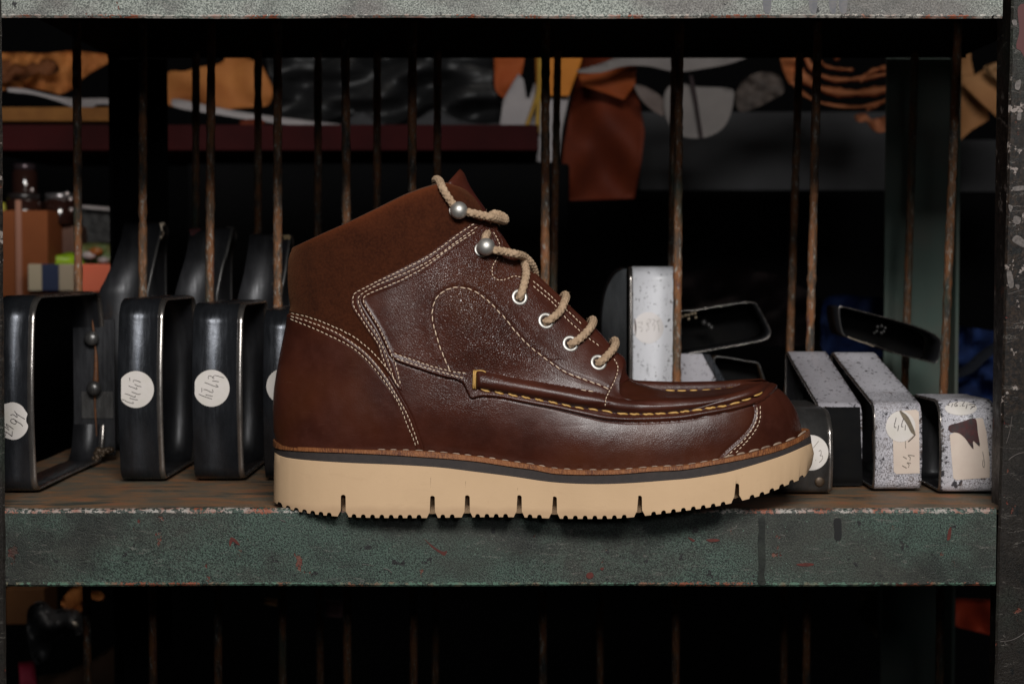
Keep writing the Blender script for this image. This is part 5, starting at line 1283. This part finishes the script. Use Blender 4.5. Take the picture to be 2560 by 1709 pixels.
# curled stack of hides: several rolled layers, each a thing
st = [([(1950,118),(1984,118),(1984,205),(1976,212),(1960,180),(1952,150)], 'left rolled end of the orange hide stack', .93),
      ([(2003,190),(2060,214),(2130,218),(2226,212),(2226,236),(2150,248),(2060,246),(2003,224)], 'thick middle layer of the curled orange hide stack', .925),
      ([(2003,232),(2060,252),(2130,254),(2210,240),(2214,252),(2140,272),(2060,272),(2003,248)], 'thin lowest layer of the curled orange hide stack', .92),
      ([(2040,160),(2100,160),(2134,178),(2100,182),(2040,176)], 'short pinkish layer inside the orange hide stack', .95),
      ([(2050,124),(2078,126),(2096,148),(2070,152),(2050,142)], 'top curled tip of the orange hide stack', .955),
      ([(2150,178),(2190,164),(2226,170),(2226,200),(2150,200),(2110,198),(2060,204),(2040,190),(2100,186)], 'upper right layer of the orange hide stack', .94),
      ([(1992,130),(2030,128),(2042,170),(2045,220),(2020,226),(1992,206)], 'upright curled layer between the two rods', .94),
      ([(2138,288),(2165,284),(2178,298),(2226,290),(2226,322),(2200,332),(2180,322),(2168,306),(2144,304)], 'pinkish crumpled hide under the orange stack', .95),
      ([(2166,270),(2210,240),(2222,246),(2200,262),(2172,278)], 'rolled rim poking out of the orange stack', .915)]
for i, (ol, lb, Y_) in enumerate(st):
    if i in (0, 7): sheet('rolled_hide', lb, 'hide', ol, Y_, MAT['pinktan'] if i == 7 else tan('orange_tan_hide', (0.42, 0.14, 0.05), (0.28, 0.085, 0.03)), .006, 60, 20 + i, th=.003, group='curled hide stack', step=8)
for i, (pth, r_, lb) in enumerate((
    ([(1953,118),(1957,150),(1970,186),(1990,218),(2024,246),(2080,264),(2150,268),(2214,254)], 5.5, 'outermost thin layer of the curled orange hide stack'),
    ([(1984,118),(1990,150),(2005,188),(2044,218),(2110,233),(2180,230),(2228,222)], 11, 'thickest layer of the curled orange hide stack'),
    ([(2012,120),(2018,150),(2038,180),(2084,199),(2150,197),(2228,184)], 7, 'inner layer of the curled orange hide stack'),
    ([(2040,146),(2070,168),(2134,176)], 4.5, 'short pinkish inner layer of the orange hide stack'),
    ([(2046,126),(2074,130),(2098,150)], 7, 'curled tip at the top of the orange hide stack'),
    ([(2150,205),(2180,180),(2228,167)], 6.5, 'upper right layer rising out of the orange hide stack'),
    ([(2166,276),(2198,262),(2222,244)], 5, 'rolled rim poking out under the orange hide stack'))):
    q = spl(pth, 40); n_ = 14; V = []
    tq = np.gradient(q, axis=0); tq /= np.linalg.norm(tq, axis=1)[:, None]
    for j in range(40):
        rr_ = r_ * (1 + .22 * math.sin(j * .55 + i * 2) + .12 * math.sin(j * 1.7 + i)) * (1 if 1 < j < 38 else .6)
        for k in range(n_):
            a_ = 2 * math.pi * k / n_; dd_ = abs(math.cos(a_)) ** .7 * math.copysign(1, math.cos(a_))
            V.append(P(q[j, 0] - tq[j, 1] * rr_ * math.sin(a_), q[j, 1] + tq[j, 0] * rr_ * math.sin(a_), .955 - dd_ * .02 + .004 * math.sin(j * .4 + i)))
    Fc = [(j * n_ + k, j * n_ + (k + 1) % n_, (j + 1) * n_ + (k + 1) % n_, (j + 1) * n_ + k) for j in range(39) for k in range(n_)] + [tuple(range(n_)), tuple(range(39 * n_, 40 * n_))]
    V = np.array(V); c = V.mean(0)
    ob = mk('rolled_hide', V - c, Fc, tan('orange_layer%d' % i, (0.46, 0.17, 0.075), (0.30, 0.095, 0.035), 40)); ob.location = c
    tag(ob, lb, 'hide', 'curled hide stack')
sheet('leather_hide', 'tall tan hide hanging left of the curled one by the post', 'hide', [(2390,102),(2424,94),(2428,150),(2436,190),(2470,262),(2472,300),(2430,325),(2390,360),(2386,200)], .97, MAT['tan2'], .008, 200, 31, group='hides hanging at the back', smoothc=False)
sheet('leather_hide', 'tan hide with a slanting dark edge beside the right post', 'hide', [(2398,186),(2436,188),(2470,168),(2530,150),(2535,330),(2500,300),(2450,255),(2410,215)], .93, MAT['tan2'], .004, 200, 32, group='hides hanging at the back', smoothc=False)
sheet('rolled_hide', 'ribbed roll of brown hide touching the right post', 'hide', [(2466,166),(2490,156),(2530,150),(2534,222),(2506,212),(2482,192)], .90, tan('ribbed_brown', (0.30, 0.17, 0.08), (0.16, 0.08, 0.035), 60), .006, 26, 33, th=.01, step=7)
pbox('grey_cabinet', 'pale grey cabinet front between the white disc and rear post', 'cabinet', 1600, 280, 2222, 476, 1.25, .05, MAT['greycard'])
pbox('grey_cabinet', 'small piece of pale grey cabinet beside the right post', 'cabinet', 2396, 350, 2560, 480, 1.25, .05, MAT['greycard'])
sheet('dark_cloth', 'dark mauve cloth heap behind the boot toe', 'cloth', [(1700,690),(1740,676),(1800,670),(1880,672),(1950,690),(2010,720),(2060,760),(2050,850),(1900,860),(1700,800)], .70, MAT['mauve'], .02, 120, 34)
sheet('blue_cloth', 'blue cloth fold above the white dies', 'cloth', [(2056,760),(2070,742),(2110,736),(2160,742),(2216,752),(2220,880),(2150,900),(2060,880),(2052,810)], .62, MAT['blue'], .015, 90, 35)
sheet('blue_cloth', 'large folded blue cloth beside the right post', 'cloth', [(2370,822),(2420,818),(2480,826),(2520,830),(2520,1060),(2440,1040),(2370,1010)], .60, MAT['blue'], .022, 110, 36)
sheet('cord', 'dark loose strap looping over the folded blue cloth', 'strap', [(2372,930),(2410,915),(2450,880),(2500,850),(2500,870),(2460,905),(2430,932),(2380,945)], .57, simple('dark_strap', (0.006, 0.008, 0.014), rough=.9), .002, 200, 37)
sheet('orange_scrap', 'orange scrap low between the blue cloth and last white die', 'leather scrap', [(2470,1030),(2500,1024),(2505,1060),(2478,1062)], .55, MAT['orange'], .002, 100, 38)

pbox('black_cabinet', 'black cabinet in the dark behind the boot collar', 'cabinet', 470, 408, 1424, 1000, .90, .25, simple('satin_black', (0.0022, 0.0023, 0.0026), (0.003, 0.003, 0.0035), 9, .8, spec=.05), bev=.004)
# clutter seen at the left between post and dies
OB = pbox('wooden_crate', 'orange brown wooden crate at the far left', 'crate', -80, 526, 118, 742, .80, .2, tan('orange_wood2', (0.20, 0.06, 0.018), (0.12, 0.033, 0.01), 8))
pbox('corner_post', None, None, 40, 500, 52, 742, .797, .003, simple('pale_wood_edge', (0.26, 0.12, 0.08), rough=.7), parent=OB)
pbox('plastic_box', 'translucent brownish tub above the striped swatches', 'tub', 52, 560, 195, 655, .86, .12, simple('tub_brown', (0.10, 0.045, 0.028), (0.06, 0.022, 0.012), 16, .6), bev=.006)
SW = thing('swatch_book', 'book of beige and navy striped swatches left of the first rod', 'swatch book', tuple(P(130, 727, .775).tolist()))
for nm_, a_, b_, cc in (('beige_swatch', 70, 104, (0.33, 0.28, 0.20)), ('navy_swatch', 104, 147, (0.012, 0.020, 0.055)), ('beige_swatch', 147, 184, (0.29, 0.24, 0.175))):
    pbox(nm_, None, None, a_, 660, b_, 727, .775, .04, simple(nm_ + str(a_), cc, rough=.8), parent=SW)
pbox('pink_box', 'salmon orange cardboard box behind the first rod', 'box', 186, 660, 296, 730, .78, .08, simple('salmon_card', (0.62, 0.16, 0.085), (0.66, 0.10, 0.05), 6, .7))
sheet('green_bag', 'bright lime green bag peeping over the swatches', 'bag', [(108,658),(120,645),(150,636),(175,630),(198,640),(210,655),(205,662),(110,662)], .83, simple('lime_plastic', (0.30, 0.46, 0.02), (0.2, 0.33, 0.01), 25, .4), .006, 50, 40)
sheet('plastic_pouch', 'grey green pouch of bits right of the first rod', 'pouch', [(192,618),(230,606),(270,610),(296,622),(296,662),(200,662)], .86, simple('pouch', (0.14, 0.13, 0.05), (0.08, 0.16, 0.05), 60, .4), .008, 40, 41)
for i, (x_, y_, r_, cc, lb) in enumerate(((222,638,.006,(0.45,0.4,0.4),'small white bead in the pouch, left'), (258,650,.005,(0.35,0.32,0.32),'small white bead in the pouch, right'), (240,628,.006,(0.30,0.10,0.02),'small orange bead in the pouch'), (56,642,.006,(0.06,0.06,0.065),'dark grey knob on the tub corner'))):
    V, Fc = sphere((0, 0, 0), r_, 14, 9, (1.3, .8, .7)); o_ = mk('bead', V, Fc, simple('bead%d' % i, cc, rough=.3)); o_.location = P(x_, y_, .85); tag(o_, lb, 'bead')
pbox('yellow_tin', 'yellow tin cut by the left frame edge', 'tin', -30, 506, 14, 556, .84, .04, simple('yellow_tin', (0.40, 0.36, 0.02), (0.3, 0.27, 0.02), 20, .5), bev=.003)
def jar(x, y0, y1, w, Y, body, lid, lb):
    a = P(x, y1, Y); b_ = P(x, y0, Y); r_ = w / 2 / F * (1 + Y); h_ = b_[2] - a[2]
    t_ = thing('jar', lb, 'jar', tuple(a.tolist()), 'dark jars at the far left')
    prof_ = [(0, 0), (r_ * .95, 0), (r_, h_ * .06), (r_, h_ * .72), (r_ * .8, h_ * .82)]
    sg_ = 28
    def lathe(pr, nm, mt):
        V = []; 
        for rr_, zz in pr:
            for k in range(sg_): V.append((a[0] + rr_ * math.cos(k / sg_ * 6.2832), a[1] + rr_ * math.sin(k / sg_ * 6.2832), a[2] + zz))
        Fc = [(i * sg_ + k, i * sg_ + (k + 1) % sg_, (i + 1) * sg_ + (k + 1) % sg_, (i + 1) * sg_ + k) for i in range(len(pr) - 1) for k in range(sg_)]
        mk(nm, V, Fc, mt, t_)
    lathe(prof_, 'body', body); lathe([(r_ * .84, h_ * .8), (r_ * .9, h_ * .83), (r_ * .9, h_ * .98), (r_ * .86, h_), (0.0001, h_)], 'lid', lid)
DJ = simple('dark_glass', (0.02, 0.008, 0.006), rough=.12, spec=.7); DL = simple('jar_lid', (0.25, 0.24, 0.25), rough=.25, metal=.8)
jar(62, 410, 486, 62, .88, DJ, simple('dark_lid', (0.05, 0.035, 0.04), rough=.25, metal=.6), 'dark jar standing on the box at far left')
jar(60, 484, 560, 90, .84, DJ, simple('black_lid', (0.015, 0.012, 0.012), rough=.3), 'wide brown jar above the wooden crate')
jar(150, 484, 560, 80, .86, DJ, DL, 'dark jar with a shiny lid left of the first rod')
for x_, y_ in ((80,475),(168,484),(176,497),(178,524)):
    V, Fc = sphere((0, 0, 0), .0022, 10, 7); o_ = mk('metal_stud', V, Fc, simple('stud', (0.75, 0.68, 0.68), rough=.2, metal=.7)); o_.location = P(x_, y_, .82)
    tag(o_, 'tiny shiny metal stud on the dark jars at far left', 'stud', 'shiny studs at the far left')
pbox('black_bin', 'black bin between the first rod and rear post', 'bin', 205, 520, 300, 608, .9, .1, MAT['blackplastic'])
sheet('thin_tray', 'thin grey tray edge on top of the black bin', 'tray', [(205,513),(240,515),(285,520),(290,526),(250,524),(205,519)], .88, MAT['whitepaper'], .001, 100, 43)

# the dark compartment below
pbox('wood_board', 'dark brown board low at the far left', 'board', 14, 1470, 110, 1560, .70, .05, tan('dark_brown_wood', (0.10, 0.04, 0.012), (0.07, 0.028, 0.01), 10))
sheet('leather_scrap', 'folded orange leather scrap under the shelf at left', 'leather scrap', [(152,1510),(168,1480),(185,1468),(205,1466),(204,1530),(180,1524)], .60, MAT['tan'], .008, 40, 50)
sheet('leather_scrap', 'small orange scrap right of the folded one under the shelf', 'leather scrap', [(226,1480),(250,1480),(260,1492),(248,1500),(228,1494)], .60, MAT['tan'], .003, 50, 51)
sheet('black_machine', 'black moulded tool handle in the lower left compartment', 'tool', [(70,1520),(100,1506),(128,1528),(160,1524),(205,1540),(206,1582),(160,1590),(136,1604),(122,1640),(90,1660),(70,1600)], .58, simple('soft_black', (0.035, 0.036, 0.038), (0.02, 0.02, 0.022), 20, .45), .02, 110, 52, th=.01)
V, Fc = sphere((0, 0, 0), .0036, 14, 9, (1, .6, 1)); o_ = mk('screw_head', V, Fc, simple('screw', (0.75, 0.66, 0.55), rough=.4)); o_.location = P(184, 1562, .555); tag(o_, 'single pale screw head on the black tool handle', 'screw')
sheet('red_strap', 'crimson strip standing at the bottom left', 'strap', [(46,1656),(84,1652),(96,1740),(52,1740)], .60, simple('crimson', (0.28, 0.015, 0.04), (0.2, 0.01, 0.03), 20, .7), .002, 100, 53, smoothc=False)
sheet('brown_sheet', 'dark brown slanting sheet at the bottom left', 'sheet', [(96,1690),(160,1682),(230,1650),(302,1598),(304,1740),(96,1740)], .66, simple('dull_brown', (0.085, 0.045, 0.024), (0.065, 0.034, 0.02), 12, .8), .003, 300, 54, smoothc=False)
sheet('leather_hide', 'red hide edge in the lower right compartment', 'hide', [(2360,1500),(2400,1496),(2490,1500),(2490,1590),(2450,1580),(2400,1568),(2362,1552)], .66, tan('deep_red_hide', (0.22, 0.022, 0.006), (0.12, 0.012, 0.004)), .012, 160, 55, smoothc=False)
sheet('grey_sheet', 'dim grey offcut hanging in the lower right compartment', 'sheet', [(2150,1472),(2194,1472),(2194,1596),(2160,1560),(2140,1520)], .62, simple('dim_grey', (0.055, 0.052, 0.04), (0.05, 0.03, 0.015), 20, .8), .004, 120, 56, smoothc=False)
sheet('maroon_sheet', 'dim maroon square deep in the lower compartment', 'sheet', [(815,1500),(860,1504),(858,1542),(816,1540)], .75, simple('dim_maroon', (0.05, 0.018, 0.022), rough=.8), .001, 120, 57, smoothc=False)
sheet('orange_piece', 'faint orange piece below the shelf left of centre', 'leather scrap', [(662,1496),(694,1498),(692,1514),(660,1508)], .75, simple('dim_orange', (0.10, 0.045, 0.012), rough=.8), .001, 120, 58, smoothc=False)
